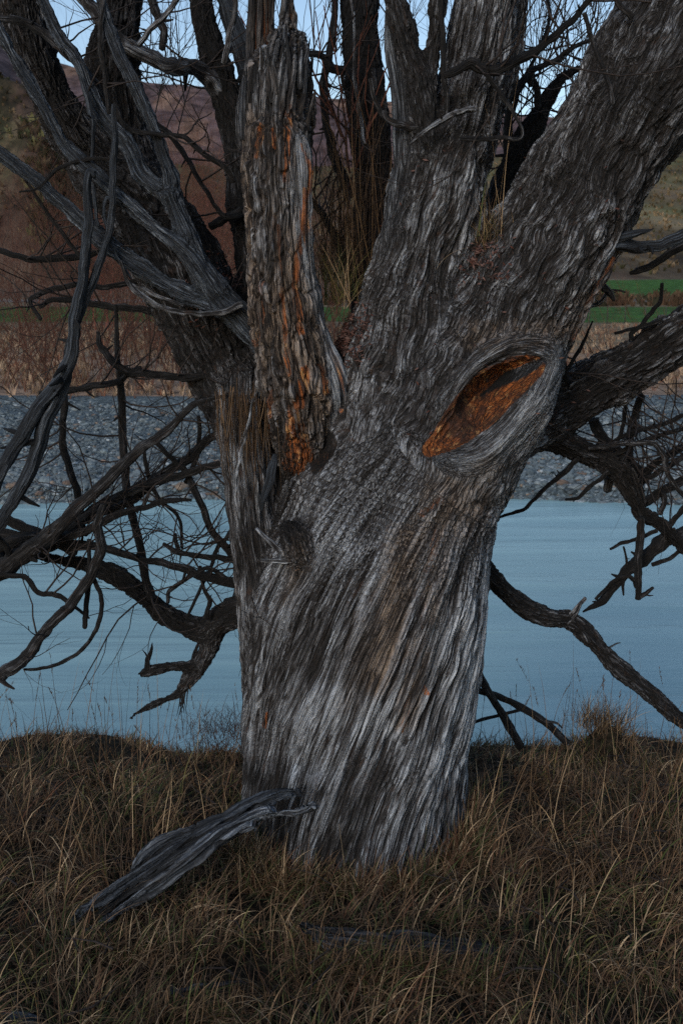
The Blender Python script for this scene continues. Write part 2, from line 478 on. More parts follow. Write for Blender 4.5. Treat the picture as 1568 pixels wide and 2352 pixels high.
M = {}
M['bark'] = bark_mat()
M['twig'] = simple('dark_twig_bark', (.012, .010, .010), (.035, .026, .022), 90, .8)
M['red_twig'] = simple('reddish_twig_bark', (.045, .016, .010), (.10, .034, .018), 90, .7)
M['shrub'] = simple('brown_shrub_bark', (.045, .021, .015), (.12, .052, .034), 8, .85)
M['red_shrub'] = simple('red_shrub_bark', (.17, .045, .032), (.30, .09, .06), 6, .85)
M['water'] = water_mat()
M['grass'] = colattr_mat('mixed_dry_grass', .75, .2, .15, 40)
M['soil'] = simple('dark_turf_soil', (.010, .0085, .006), (.030, .024, .015), 25, .95, .1, (.8, .03))
M['land'] = colattr_mat('open_land', .95, .08, .45, .9, (.6, .25))
M['hill'] = colattr_mat('hillside', .97, .05, .6, .05, (.8, 6.0), stretch=(1, .22, 1))
M['gravel'] = simple('river_gravel', (.045, .06, .066), (.14, .175, .19), 9, .9, .2, (1.0, .08))
M['stone'] = colattr_mat('river_stone', .85, .25, .3, 18, (.4, .01))
M['post'] = simple('fence_wood', (.03, .028, .025), (.07, .065, .06), 12)
M['leaf'] = colattr_mat('fallen_leaf', .7, .2, .2, 200)
# ------------------------------------------------------------------ the old willow
rng = np.random.default_rng(11)
tree = empty('willow_tree', tuple(un(820, 1975, 3.05) * [1, 1, 0]), 'huge old bare willow with gnarled silvery bark and hollow scar on the grassy bank', 'tree')

LB = [
 Limb('core', [(838,2170,3.05,262),(815,1990,3.05,254),(812,1850,3.05,252),(815,1700,3.05,254),(828,1560,3.05,264),(842,1430,3.05,266),(858,1310,3.05,258),(884,1190,3.05,230),(930,1070,3.05,190)], 'trunk', .03, 10, twist=-.78, tone=.60, amp=1.0),
 Limb('strand', [(560,900,3.08,55),(560,1000,3.02,50),(572,1120,3.0,53),(587,1240,3.0,56),(608,1380,3.0,60),(622,1550,3.0,60),(632,1750,3.0,66),(632,1950,3.0,66),(640,2100,3.0,66)], 'trunk', .035, 10, kind='weave', tone=.42, sc=.9),
 Limb('big', [(870,1290,3.07,180),(930,1140,3.05,190),(1025,985,3.04,192),(1105,850,3.03,170),(1190,690,3.0,146),(1292,520,2.98,141),(1392,338,2.96,133),(1490,180,2.95,148),(1590,20,2.95,150),(1690,-140,2.95,140),(1780,-280,2.95,130)], 'limb', .10, 10, tone=.38, sc=1.0, al=2.1, twist=.35),
 Limb('centre', [(850,1230,3.05,150),(862,1100,3.03,148),(880,950,3.03,138),(922,780,3.02,122),(958,620,3.02,102),(998,480,3.02,104),(1018,380,3.02,106),(1060,270,3.02,86),(1090,150,3.02,75),(1110,20,3.02,72),(1120,-140,3.02,68),(1125,-280,3.02,60)], 'limb', .09, 10, tone=.50, sc=.95, al=1.8, twist=-.3),
 Limb('centre_right', [(1050,350,3.08,60),(1125,240,3.08,40),(1160,120,3.08,38),(1175,0,3.08,38),(1185,-150,3.08,34)], 'limb', .05, tone=.30, kind='plate', amp=.8),
 Limb('fork_a', [(1000,420,2.98,46),(978,300,2.93,38),(962,200,2.92,32),(935,100,2.92,28),(905,0,2.92,26),(880,-110,2.92,24)], 'limb', .03, tone=.30, kind='plate', amp=.6, sc=.7),
 Limb('fork_b', [(970,240,2.93,24),(992,130,2.94,22),(1006,0,2.94,19),(1015,-110,2.94,17)], 'limb', .02, tone=.30, kind='plate', amp=.5, sc=.7),
 Limb('plank', [(889,0,2.99,5),(898,60,2.98,14),(908,130,2.98,20),(922,240,2.97,24),(930,340,2.97,27),(925,430,2.98,26),(905,540,2.98,20)], 'limb', .02, tone=.6, kind='bare', bare=1, amp=.35),
 Limb('left', [(610,1100,3.1,72),(568,960,3.14,84),(520,850,3.2,92),(448,690,3.23,98),(378,560,3.26,100),(310,460,3.28,84),(245,400,3.29,68),(188,335,3.29,57),(134,250,3.29,51),(88,140,3.29,49),(56,30,3.29,51),(28,-90,3.29,50),(0,-220,3.29,46)], 'limb', .06, 10, tone=.26, kind='plate', amp=.8, sc=.85),
 Limb('left_b', [(410,620,3.3,74),(338,480,3.33,70),(288,340,3.35,64),(268,220,3.35,58),(262,130,3.35,58),(276,40,3.35,46),(285,-90,3.35,42),(290,-220,3.35,40)], 'limb', .05, tone=.22, kind='plate', amp=.8, sc=.85),
 Limb('back_left', [(640,900,3.2,60),(595,650,3.3,50),(566,480,3.35,42),(548,350,3.38,36),(522,240,3.38,36),(494,140,3.38,34),(470,50,3.38,27),(448,-80,3.38,25),(430,-200,3.38,22)], 'limb', .04, tone=.16, kind='plate', amp=.5, sc=.7),
 Limb('back_mid', [(880,900,3.25,70),(858,700,3.38,52),(855,600,3.42,48),(862,450,3.45,48),(850,320,3.45,47),(838,200,3.45,45),(828,100,3.45,42),(825,0,3.45,42),(825,-120,3.45,40),(822,-240,3.45,36)], 'limb', .05, tone=.14, kind='plate', amp=.5, sc=.7),
 Limb('back_right', [(1090,760,3.25,60),(1120,600,3.4,44),(1148,460,3.5,32),(1185,360,3.5,27),(1222,295,3.5,25),(1254,235,3.5,19),(1289,180,3.5,14),(1330,158,3.5,12),(1380,120,3.5,9)], 'limb', .04, tone=.14, kind='plate', amp=.4, sc=.6),
 Limb('right', [(1060,1040,3.12,90),(1170,985,3.18,76),(1270,938,3.24,68),(1335,905,3.25,63),(1400,872,3.25,58),(1480,825,3.25,56),(1560,770,3.25,56),(1650,705,3.25,54),(1760,620,3.25,48)], 'limb', .04, 10, tone=.33, kind='plate', amp=.9, sc=.9),
 Limb('droop', [(1210,1000,3.25,30),(1275,1012,3.27,34),(1325,1034,3.28,30),(1380,1054,3.3,27),(1430,1092,3.3,24),(1457,1142,3.3,20),(1476,1184,3.3,18),(1512,1203,3.3,16),(1548,1240,3.3,14),(1580,1275,3.3,6)], 'limb', .03, tone=.16, kind='plate', amp=.8, sc=.7),
 Limb('right_low', [(1060,1270,3.12,30),(1096,1292,3.2,24),(1122,1322,3.22,25),(1160,1362,3.24,24),(1210,1398,3.26,23),(1262,1418,3.28,23),(1310,1426,3.3,23),(1346,1456,3.3,22),(1385,1500,3.3,20),(1430,1543,3.3,18),(1480,1580,3.3,17),(1520,1618,3.3,15),(1575,1662,3.3,14),(1660,1725,3.3,11)], 'limb', .02, tone=.27, kind='plate', amp=.45, sc=.7),
 Limb('left_low', [(640,1400,3.1,55),(560,1405,3.15,42),(505,1425,3.18,34),(470,1448,3.2,30),(430,1438,3.2,26),(384,1414,3.2,24),(340,1378,3.2,22),(300,1346,3.2,21),(255,1318,3.2,19),(205,1301,3.2,16),(130,1285,3.2,13),(60,1270,3.2,10),(-40,1240,3.2,8)], 'limb', .03, tone=.18, kind='plate', amp=.5, sc=.6),
 Limb('left_drop', [(490,1440,3.19,28),(478,1490,3.2,22),(456,1530,3.2,21),(430,1562,3.2,18),(408,1594,3.2,13),(368,1611,3.2,9),(326,1631,3.2,8),(305,1645,3.2,6),(293,1666,3.2,2)], 'limb', .02, tone=.30, kind='plate', amp=.4, sc=.6),
 Limb('left_stub', [(450,1533,3.19,16),(416,1531,3.18,14),(378,1534,3.17,13),(345,1542,3.17,15),(322,1549,3.17,8)], 'limb', .015, tone=.26, kind='plate', amp=.4, sc=.6),
 Limb('burl', [(945,1165,2.96,80),(1020,1075,2.94,98),(1100,988,2.93,108),(1180,905,2.91,92),(1232,850,2.93,52)], 'trunk', .05, 10, tone=.60, sc=.8, al=1.5, amp=.7, wadd=.0),
 Limb('knob', [(664,1215,2.82,24),(680,1252,2.79,36),(694,1285,2.80,26)], 'trunk', .018, tone=.20, kind='plate', amp=.7, sc=.5),
 Limb('lip_low', [(968,1044,2.85,5),(1030,1052,2.80,18),(1100,1042,2.795,25),(1165,990,2.80,26),(1213,925,2.82,24),(1248,862,2.85,21),(1262,815,2.88,17)], 'trunk', .025, tone=.9, kind='weave', bare=.0, amp=.3, sc=.5, wadd=.014),
 Limb('lip_up', [(975,1030,2.85,5),(1008,975,2.81,12),(1040,905,2.80,15),(1085,842,2.795,20),(1150,802,2.80,28),(1222,796,2.845,28),(1262,815,2.88,18)], 'trunk', .025, tone=.42, kind='weave', bare=.0, amp=.6, sc=.6, wadd=.0),
]
scar = [(985,1034,2.775,8),(1030,1000,2.775,26),(1085,945,2.78,44),(1140,892,2.795,44),(1190,858,2.805,32),(1228,842,2.82,16)]
hole = [(1066,928,2.825,24),(1105,880,2.845,34),(1140,856,2.85,26)]
tongue = [(1245,815,2.85,18),(1190,860,2.862,17),(1130,905,2.872,12),(1080,950,2.872,8),(1040,985,2.866,4)]
pit = [(626,1185,2.815,10),(640,1125,2.825,24),(674,1075,2.84,42),(724,1022,2.87,40)]
crack_l = [(606,960,2.89,16),(602,1060,2.86,17),(608,1160,2.84,16),(616,1240,2.81,13),(628,1330,2.785,9),(638,1450,2.765,6)]
CV = [Limb('c', scar), Limb('c', hole), Limb('c', pit), Limb('c', crack_l)]
TG = Limb('c', tongue)

def carve(D, ax):
    def local(L, m=.12):
        lo = (L.P - L.R[:, None]).min(0) - m; hi = (L.P + L.R[:, None]).max(0) + m
        sl = tuple(slice(int(np.searchsorted(ax[i], lo[i])), int(np.searchsorted(ax[i], hi[i]))) for i in range(3))
        G = np.stack(np.meshgrid(*[ax[i][sl[i]] for i in range(3)], indexing='ij'), -1).reshape(-1, 3)
        return sl, L.dist(G).reshape(D[sl].shape)
    for L in CV:
        sl, d = local(L)
        G = np.stack(np.meshgrid(*[ax[i][sl[i]] for i in range(3)], indexing='ij'), -1).reshape(-1, 3)
        D[sl] = smax(D[sl], -(d + (fbm(G * 22, 8, 3) * .013).reshape(d.shape)), .008)
    sl, d = local(TG); D[sl] = smin(D[sl], d, .015)
    return D

def stain_or_light(V, pts, soft=1.6):
    """distance on the front face (x,z) to a streak; 1 inside, 0 outside"""
    L = Limb('s', pts, n=3); P = L.P.copy(); P[:, 1] = 0
    X = V.copy(); X[:, 1] = 0; best = np.zeros(len(V), np.float32)
    lo = (L.P - L.R[:, None] * soft).min(0); hi = (L.P + L.R[:, None] * soft).max(0)
    m = np.nonzero((V[:, 0] > lo[0]) & (V[:, 0] < hi[0]) & (V[:, 2] > lo[2]) & (V[:, 2] < hi[2]) & (V[:, 1] < 3.1))[0]
    X = X[m]; o = np.zeros(len(m), np.float32)
    for k in range(len(P) - 1):
        a, b = P[k], P[k + 1]; ab = b - a; t = np.clip((X - a) @ ab / (ab @ ab + 1e-12), 0, 1)
        d = np.linalg.norm(X - a - t[:, None] * ab, axis=1) / (L.R[k] + t * (L.R[k + 1] - L.R[k]))
        o = np.maximum(o, 1 - sstep(.5, soft, d))
    best[m] = o; return best

H_ = .0128 if 'QUICK' not in globals() else .03
V, N, Q = build_sdf(LB, (-1.42, 2.50, -.28), (1.62, 3.80, 2.98), H_, carve, 2, 2)
Hh, RC, TN, BA, bq, own, DD, HC = relief(V, N, LB, seed=3)
dS = CV[0].dist(V); dH = CV[1].dist(V); dP = CV[2].dist(V); dT = TG.dist(V)
wood = np.maximum(1 - sstep(.006, .016, dS), 1 - sstep(.006, .016, dH))
tong = (1 - sstep(.004, .012, dT)) * (wood > 0)
pitw = 1 - sstep(.006, .02, dP)
inner = np.maximum(wood, pitw)
AMP = .031
hw, _, _ = bark(np.stack([V[:, 0] * .7 - V[:, 2] * .7, V[:, 1], V[:, 0] * .7 + V[:, 2] * .7], -1), 'heart', .6, 91)
disp = AMP * (Hh - .5) * (1 - inner) + inner * .014 * (hw - .5)
Vd = V + N * disp[:, None]
Vd += N * (fbm(V * 5.5, 77, 2) * .011)[:, None] * (1 - inner)[:, None]
woodc = np.clip(wood * (1 - .8 * tong) * .95 + pitw * .36, 0, 1)
px_, py_ = proj(V)
warm = np.zeros(len(V), np.float32)
for pts, w in [([(1010,1130,2.8,50),(1060,1160,2.8,60),(1000,1200,2.8,60)], .75), ([(960,1220,2.7,30),(940,1320,2.7,34),(880,1400,2.7,40),(840,1500,2.7,44)], .42),
               ([(1120,1070,2.8,30),(1080,1110,2.8,36)], .5), ([(690,1290,2.7,26),(660,1400,2.7,18)], .45),
               ([(1080,770,2.8,30),(1290,760,2.9,26),(1330,690,2.9,22)], .6), ([(930,1250,2.7,40),(900,1400,2.7,34),(870,1560,2.7,34)], 1.0), ([(960,1480,2.7,26),(930,1650,2.7,30)], .7), ([(1010,1250,2.7,26),(990,1420,2.7,24)], .75), ([(668,1290,2.7,24),(690,1250,2.7,26)], .35), ([(880,1480,2.7,50),(800,1600,2.7,40)], .25)]:
    warm = np.maximum(warm, w * stain_or_light(V, pts))
for pts, w in [([(1005,1210,2.75,9),(985,1280,2.75,11),(972,1360,2.75,12),(965,1430,2.75,9)], .42), ([(945,1560,2.7,6),(932,1640,2.7,9),(926,1680,2.7,6)], .45),
               ([(615,1640,2.8,4),(600,1680,2.8,6)], .65), ([(975,1580,2.7,5),(978,1596,2.7,6)], .55), ([(965,1180,2.75,8),(1010,1150,2.75,12)], .5),
               ([(1385,600,3.0,10),(1340,690,3.0,14),(1290,770,3.0,14)], .45),
               ([(660,1300,2.8,5),(690,1302,2.8,5)], .4), ([(760,870,2.9,8),(775,940,2.9,8)], .5)]:
    woodc = np.maximum(woodc, w * stain_or_light(V, pts))
silver_lit = np.zeros(len(V), np.float32)  # bands put the trunk's highlights into its tone, along with silver weathering
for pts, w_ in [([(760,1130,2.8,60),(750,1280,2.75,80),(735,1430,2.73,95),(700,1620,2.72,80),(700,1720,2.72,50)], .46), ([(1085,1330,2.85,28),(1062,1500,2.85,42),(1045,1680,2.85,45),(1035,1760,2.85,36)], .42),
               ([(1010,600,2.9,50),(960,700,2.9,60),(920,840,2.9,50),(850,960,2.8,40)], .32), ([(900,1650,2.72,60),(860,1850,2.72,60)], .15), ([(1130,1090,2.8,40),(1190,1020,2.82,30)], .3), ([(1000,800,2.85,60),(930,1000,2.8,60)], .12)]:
    silver_lit = np.maximum(silver_lit, w_ * stain_or_light(V, pts, 2.2))
silver_lit = silver_lit * (.55 + .75 * sstep(-.5, .5, fbm(bq * [9, 9, 2.2], 51, 3)))
ba = np.stack([np.clip(HC, 0, 1.3), RC, TN * (1 - inner) + inner * np.where(pitw > .4, .13, .70 - .42 * (1 - sstep(.0, .03, dH))) - tong * .25 + (silver_lit * .46 + .10 - .26 * stain_or_light(V, [(830,880,2.8,80),(800,980,2.8,90),(760,1080,2.8,90),(690,1180,2.8,60)], 1.8) - .22 * stain_or_light(V, [(590,1930,2.7,140),(800,1960,2.7,140),(1050,1930,2.7,140)], 1.5) - .2 * stain_or_light(V, [(585,1200,2.8,50),(600,1500,2.8,40),(600,1800,2.8,50)], 1.6)) * (1 - inner) * sstep(-.4, .6, fbm(V * 3, 5, 2))], -1); bb = np.stack([woodc, warm, np.clip(BA + tong * .6, 0, 1)], -1)  # shade painted darker at the trunk foot; left strand, upper core and hollows toned down

def split(name_of, Vd, Q, attrs, parent, mat, normals=None):
    """one surface, cut into its parts by ownership of each face"""
    keys = name_of[Q[:, 0]]
    res = []
    for k in np.unique(keys):
        q = Q[keys == k]
        if len(q) < 30: q = q
        u, inv = np.unique(q, return_inverse=True)
        o = mk('part', Vd[u], inv.reshape(-1, 4), mat, parent, {a: b[u] for a, b in attrs.items()})
        if normals is not None: o.data.normals_split_custom_set_from_vertices(normals[u])
        res.append((k, o))
    return res

def vnormals(V, Q):
    n = np.cross(V[Q[:, 2]] - V[Q[:, 0]], V[Q[:, 3]] - V[Q[:, 1]]); out = np.zeros_like(V)
    for k in range(4):
        for c in range(3): out[:, c] += np.bincount(Q[:, k], n[:, c], len(V))
    return out / (np.linalg.norm(out, axis=1)[:, None] + 1e-12)

pid = np.array([0 if L.part == 'trunk' else i for i, L in enumerate(LB)])[own]
pid = np.where(np.maximum(wood, pitw) > .5, np.where(wood > .5, 100, 101), pid)
# part labels only where the part looks different
names = {0: ('trunk', None), 100: ('scar_hollow', 'orange rotten hollow wood in the long scar'), 101: ('base_hollow', 'dark orange hollow under the broken stem')}
plab = {'big': 'massive limb leaning up to the right', 'plank': 'flat grey strip of bare wood', 'right': 'heavy low limb reaching right over the river',
        'left': 'thick dark limb leaning up to the left', 'left_b': 'dark limb rising behind the left limb', 'right_low': 'dead bare branch sagging down to the right',
        'left_drop': 'broken drooping branch end above the water', 'centre': 'upright grey limb above the centre of the trunk'}
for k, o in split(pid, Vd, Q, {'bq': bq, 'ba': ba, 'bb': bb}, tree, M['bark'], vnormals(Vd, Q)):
    if k in names: o.name = names[k][0]; lab = names[k][1]
    else: o.name = 'limb'; lab = plab.get(LB[k].name)
    if lab: o['label'] = lab
TRUNK_V, TRUNK_N = Vd, N

# ------------------------------------------------------------------ broken stem in front
SB = [
 Limb('bark', [(700,1130,3.04,26),(694,1065,3.0,50),(689,970,2.955,74),(680,860,2.925,86),(660,740,2.91,80),(643,600,2.90,75),(636,480,2.90,74),(634,400,2.90,78),(636,325,2.90,76)], 's', .02, kind='plate', tone=.46, sc=1.15, amp=1.25),
 Limb('side', [(706,330,2.96,14),(712,240,2.95,18),(706,180,2.94,16),(696,140,2.93,12)], 's', .01, kind='plate', tone=.35, amp=.7, sc=.8),
 Limb('inner', [(636,420,2.905,66),(632,330,2.91,70),(632,250,2.915,70),(640,170,2.915,66),(650,90,2.92,50),(655,20,2.92,44)], 's', .015, kind='bare', tone=.42, bare=.45, amp=1.1),
 Limb('spire', [(600,220,2.97,34),(602,100,2.98,30),(604,0,2.98,27),(606,-110,2.98,24)], 's', .015, kind='bare', tone=.25, bare=.15, amp=.8),
 Limb('peak', [(660,110,2.96,17),(664,40,2.96,13),(666,-15,2.96,11),(668,-80,2.96,9)], 's', .01, kind='bare', tone=.3, bare=.3, amp=.6),
 Limb('slab', [(566,330,2.92,17),(562,260,2.92,18),(568,180,2.93,14)], 's', .01, kind='bare', tone=.4, bare=.6, amp=.7),
 Limb('bare', [(690,325,2.835,14),(697,400,2.83,19),(699,470,2.835,18),(697,560,2.85,16),(704,660,2.87,17),(725,760,2.90,24),(762,860,2.91,30),(775,920,2.93,26),(755,985,2.96,20)], 's', .02, kind='bare', tone=1.15, bare=.55, amp=.4, wadd=.006),
]
def carve2(D, ax):
    X, Y, Z = np.meshgrid(*ax, indexing='ij')
    P = np.stack([X * 55, Y * 55, Z * 2], -1).reshape(-1, 3)
    sp = perlin(P, 4).reshape(D.shape); sp2 = perlin(P * [.33, .33, 1], 9).reshape(D.shape)
    xs = [un(x, 100, 2.92)[0] for x in (540, 575, 600, 625, 650, 668, 690, 705, 720)]
    zt = np.interp(X, xs, [un(0, y, 2.92)[2] for y in (190, 170, 150, 118, 88, 84, 118, 150, 200)])
    zt = zt + sp * .11 + sp2 * .07 - .01
    back = Y > 2.95                     # spire and peak stand behind the break
    cut = np.where(back & ((X < un(624, 0, 2.97)[0]) | ((X > un(650, 0, 2.97)[0]) & (X < un(680, 0, 2.97)[0]) & (Y > 2.95))), Z - 9, Z - zt)
    D = smax(D, cut.astype(np.float32), .004)
    # bark broken away on the upper right face
    g = capsule_field([(598,335,2.80,10),(606,420,2.79,8),(612,470,2.79,4)], np.stack([X, Y, Z], -1).reshape(-1, 3)).reshape(D.shape)
    return smax(D, -g, .01)
hs = .0095 if 'QUICK' not in globals() else .02
V2, N2, Q2 = build_sdf(SB, (-.48, 2.68, .78), (.10, 3.16, 2.92), hs, carve2, 2, 1)
H2, RC2, TN2, BA2, bq2, own2, D2, HC2 = relief(V2, N2, SB, seed=50, spread=.008)
Vs = V2 + N2 * (.026 * (H2 - .5) + .006 * fbm(V2 * 9, 8, 2))[:, None]
wd = np.zeros(len(V2), np.float32)
for pts, w in [([(700,440,2.85,7),(700,520,2.86,12),(692,560,2.86,9),(680,640,2.85,7),(690,760,2.85,9)], .6), ([(665,250,2.85,9),(664,330,2.85,8),(655,420,2.85,5)], .5),
               ([(597,290,2.85,7),(592,360,2.85,8)], .55), ([(690,330,2.8,3),(712,400,2.8,4),(706,470,2.8,5)], .6), ([(607,650,2.84,6),(598,760,2.84,6),(585,790,2.84,10)], .45),
               ([(672,930,2.82,10),(676,980,2.82,18),(682,1030,2.85,30),(684,1075,2.85,34)], .62), ([(700,850,2.82,10),(690,930,2.82,12)], .7),
               ([(640,520,2.82,5),(646,640,2.82,5),(655,760,2.82,6),(662,860,2.82,7)], .55), ([(610,1000,2.85,10),(620,900,2.85,5)], .55), ([(735,840,2.85,7),(745,900,2.85,8)], .55),
               ([(628,300,2.85,4),(632,340,2.85,5)], .7)]:
    wd = np.maximum(wd, w * stain_or_light(V2, pts, 1.9))
wd = np.maximum(wd, .5 * sstep(.46, .26, HC2) * sstep(-.05, .35, fbm(bq2 * [7, 7, 2], 66, 2)))
wm = np.maximum(.25 + .65 * sstep(-.25, .35, fbm(bq2 * [16, 16, 3], 61, 3)), .8 * stain_or_light(V2, [(704,330,2.85,10),(704,430,2.85,12),(706,520,2.86,10)], 1.5))
stem = mk('broken_stem', Vs, Q2, M['bark'], tree, {'bq': bq2, 'ba': np.stack([HC2, RC2, TN2], -1), 'bb': np.stack([wd, wm, BA2], -1)})
stem['label'] = 'broken dead stem with orange-brown flaking bark and a splintered top'
# shards round the break
for j in range(44):
    a = rng.uniform(0, 2 * math.pi); x0 = 634 + 66 * math.cos(a); Y0 = 2.915 + .085 * math.sin(a)
    ytop = float(np.interp(x0, [540, 575, 625, 668, 705, 720], [205, 180, 130, 95, 150, 210]))
    y0 = ytop + rng.uniform(20, 70); l = rng.uniform(40, 95); dx = rng.uniform(-7, 7) + (7 if x0 > 690 else 0)
    b = Buf(); P, R = wl([(x0 - dx, y0 + 40, Y0, 7), (x0, y0, Y0, rng.uniform(6, 13)), (x0 + dx * .6, y0 - l * .6, Y0, rng.uniform(2.5, 5)), (x0 + dx * 1.3, y0 - l, Y0, .5)], 5)
    tube(b, P, R, 7, j, .3, .2, 150, tone=rng.uniform(.2, .5), bare=rng.uniform(0, .7), warm=rng.uniform(0, .5), flat=.45)
    b.build('splinter', M['bark'], stem)

for j, (a_, b_, w_, y_) in enumerate([((696,215),(707,108),9,2.86),((709,225),(717,128),7,2.89),((686,205),(691,112),9,2.85),((652,150),(656,58),9,2.88),((670,150),(674,70),10,2.87),((640,160),(641,84),8,2.86),
        ((560,320),(561,176),11,2.87),((574,280),(579,150),9,2.86),((612,220),(609,120),9,2.85),((626,230),(627,108),9,2.84),((700,330),(722,205),7,2.88),((590,250),(592,165),8,2.84)]):
    mx, my = (a_[0] + b_[0]) / 2, (a_[1] + b_[1]) / 2
    P, R = wl([(a_[0], a_[1], y_ + .01, w_), (mx - 1.5, my, y_, w_ * .95), (b_[0], b_[1] + 12, y_ + .005, w_ * .5), (b_[0] + 2, b_[1], y_ + .008, .6)], 7)
    b = Buf(); tube(b, P, R, 9, 40 + j, .35, .3, 150, tone=[.5, .25, .7][j % 3], bare=[.7, .1, .5][j % 3], warm=.3, flat=.5); b.build('splinter', M['bark'], stem)

# ------------------------------------------------------------------ branches
ends = []      # (polyline, radii) where twigs may sprout
def branch(pts, Y=None, kind='bark', name='branch', label=None, twigs=0, n=8, sides=12, parent=tree, lumps=.34, tone=.13, cont=True):
    K = [(p[0], p[1], (p[3] if len(p) > 3 else Y), p[2]) for p in pts]
    P, R = wl(K, n)
    P = P + np.stack([perlin(P * 7 + c * 9, 3) for c in range(3)], -1) * np.minimum(R, .014)[:, None] * .8 + np.stack([perlin(P * 26 + c * 5, 13) for c in range(3)], -1) * np.minimum(R, .008)[:, None] * .55
    b = Buf(); sd = int(abs(pts[0][0] * 7 + pts[0][1]) % 997)
    if kind == 'bare': tube(b, P, R, max(sides, 16), sd, .10, .34, 60, tone=.5, bare=.95, lumps=.12)
    else: tube(b, P, R, sides, sd, .25, .0, 120, tone=tone, lumps=lumps)
    for _ in range(int(len(P) / 14)):
        k = rng.integers(3, len(P) - 3); t = P[k + 1] - P[k]; t /= np.linalg.norm(t) + 1e-9; q = rng.normal(0, 1, 3); q -= t * q.dot(t); q /= np.linalg.norm(q); q = q + t * rng.uniform(-.2, .8)
        l = R[k] * rng.uniform(1.6, 4.5); S_ = np.array([P[k], P[k] + q * l * .6, P[k] + q * l + rng.normal(0, .2, 3) * l * .3]); tube(b, S_, np.array([R[k] * .5, R[k] * .34, R[k] * .16]), 6, sd + 1, .2, 0, 150, tone=tone, bare=.9 if kind == 'bare' else 0)
    o = b.build('dead_branch' if kind == 'bare' and name == 'branch' else name, M['bark'], parent)
    if label: o['label'] = label
    if twigs: ends.append((P, R, twigs))
    return o

# grey dead fork on the left, one merged weathered piece
D_ = lambda pts, Y, **k: branch(pts, Y, 'bare', n=10, **k)
fk = dict(kind='bare', bare=1., sc=.62, amp=1.0)
def fl(nm, pts, Y, tone=.5, k=.02): return Limb(nm, [(p[0], p[1], p[3] if len(p) > 3 else Y, p[2]) for p in pts], 'f', k, tone=tone, **fk)
FB = [fl('dead_fork', [(660,870,16),(605,795,26),(560,738,33),(505,685,33),(465,625,27),(438,560,23),(414,505,22),(394,455,19)], 3.0),
 fl('arm', [(400,470,17),(390,400,17),(362,322,15),(332,250,15),(300,180,15),(262,95,14),(238,20,12),(222,-60,11),(210,-150,10)], 3.01),
 fl('arm', [(404,482,16),(378,445,18),(330,402,20),(290,328,18),(238,270,15),(205,205,15),(178,140,14),(140,92,13),(100,5,12),(80,-60,11),(60,-150,10)], 3.03),
 fl('arm', [(492,668,20),(425,578,17),(350,516,15),(270,445,16),(215,395,14),(150,335,13),(92,228,13),(30,130,12),(0,70,11),(-40,-10,10)], 2.97, tone=.6),
 fl('arm', [(545,722,20),(492,694,24),(432,676,20),(350,632,20),(262,572,20),(190,508,17),(125,450,16),(52,392,16),(0,352,15),(-60,310,14)], 3.0),
 fl('arm', [(215,395,10),(190,372,9),(172,352,8),(165,336,5)], 2.97),
 fl('arm', [(290,322,14),(262,305,11),(240,288,8),(222,268,7)], 3.03)]
Vf, Nf, Qf = build_sdf(FB, (-1.22, 2.78, 1.25), (-.10, 3.16, 2.98), .0095, None, 2, 1)
Hf, RCf, TNf, BAf, bqf, ownf, _, HCf = relief(Vf, Nf, FB, seed=140, spread=.006)
Vfd = Vf + Nf * (.011 * (Hf - .6) + .006 * fbm(Vf * 16, 15, 3))[:, None]
fo = split(ownf, Vfd, Qf, {'bq': bqf, 'ba': np.stack([HCf, RCf, TNf], -1), 'bb': np.stack([0 * Hf, 0 * Hf, BAf], -1)}, tree, M['bark'], vnormals(Vfd, Qf))
for k_, o_ in fo:
    o_.name = 'dead_branch'
    if k_ == 0: o_['label'] = 'stout grey dead fork with long cracks'
    if k_ == 3: o_['label'] = 'long grey dead branch crossing in front of the left limb'
# hanging pieces
D_([(222,400,8),(205,405,9),(200,525,12),(192,625,13),(170,750,14),(165,809,15),(128,880,17),(52,994,17),(0,1094,16),(-60,1180,15)], 2.9, label='pale grey branch hanging steeply at the left')
D_([(262,240,5),(264,350,8),(262,440,8),(258,480,8),(236,575,9),(204,670,10),(172,760,12),(148,860,14),(112,960,17),(66,1085,16),(20,1170,14),(-30,1240,14)], 2.92)
D_([(226,520,4),(218,440,5),(212,360,4),(215,290,5),(205,240,7),(190,180,6)], 2.98)
D_([(300,640,3),(262,575,3),(240,500,4),(246,455,5),(262,465,4)], 2.95)
# dark thicket on the left, above the water
d = lambda pts, Y, **k: branch(pts, Y, **k)
d([(-80,1340,24),(0,1312,24),(60,1262,20),(110,1228,18),(200,1154,14),(280,1069,13),(340,1020,11),(380,992,10),(442,928,7),(520,905,3)], 3.0, twigs=6, tone=.26)
d([(-60,1330,22),(60,1280,16),(150,1224,14),(200,1190,12),(250,1154,11),(310,1125,10),(375,1104,10),(440,1082,9),(520,1062,7)], 3.1, twigs=5, tone=.2)
d([(-60,1300,20),(70,1240,14),(200,1190,11),(300,1150,10),(370,1090,10),(430,1050,10),(490,1000,9),(540,985,8)], 3.15, twigs=4)
d([(-60,1270,18),(60,1235,13),(180,1230,10),(270,1180,8),(330,1165,6),(390,1150,6),(440,1150,3)], 3.05, twigs=4)
d([(-60,1210,12),(40,1230,12),(130,1245,12),(240,1259,9),(310,1280,8),(375,1294,8),(420,1305,9),(470,1325,10),(560,1340,11)], 3.1, twigs=4)
d([(-40,1160,9),(40,1200,11),(110,1235,10),(170,1270,11)], 3.1, twigs=3)
d([(-60,1600,14),(0,1552,14),(50,1512,14),(100,1455,12),(160,1384,12),(200,1332,12),(232,1270,12),(226,1210,10),(240,1160,7)], 2.9, twigs=2, tone=.26)
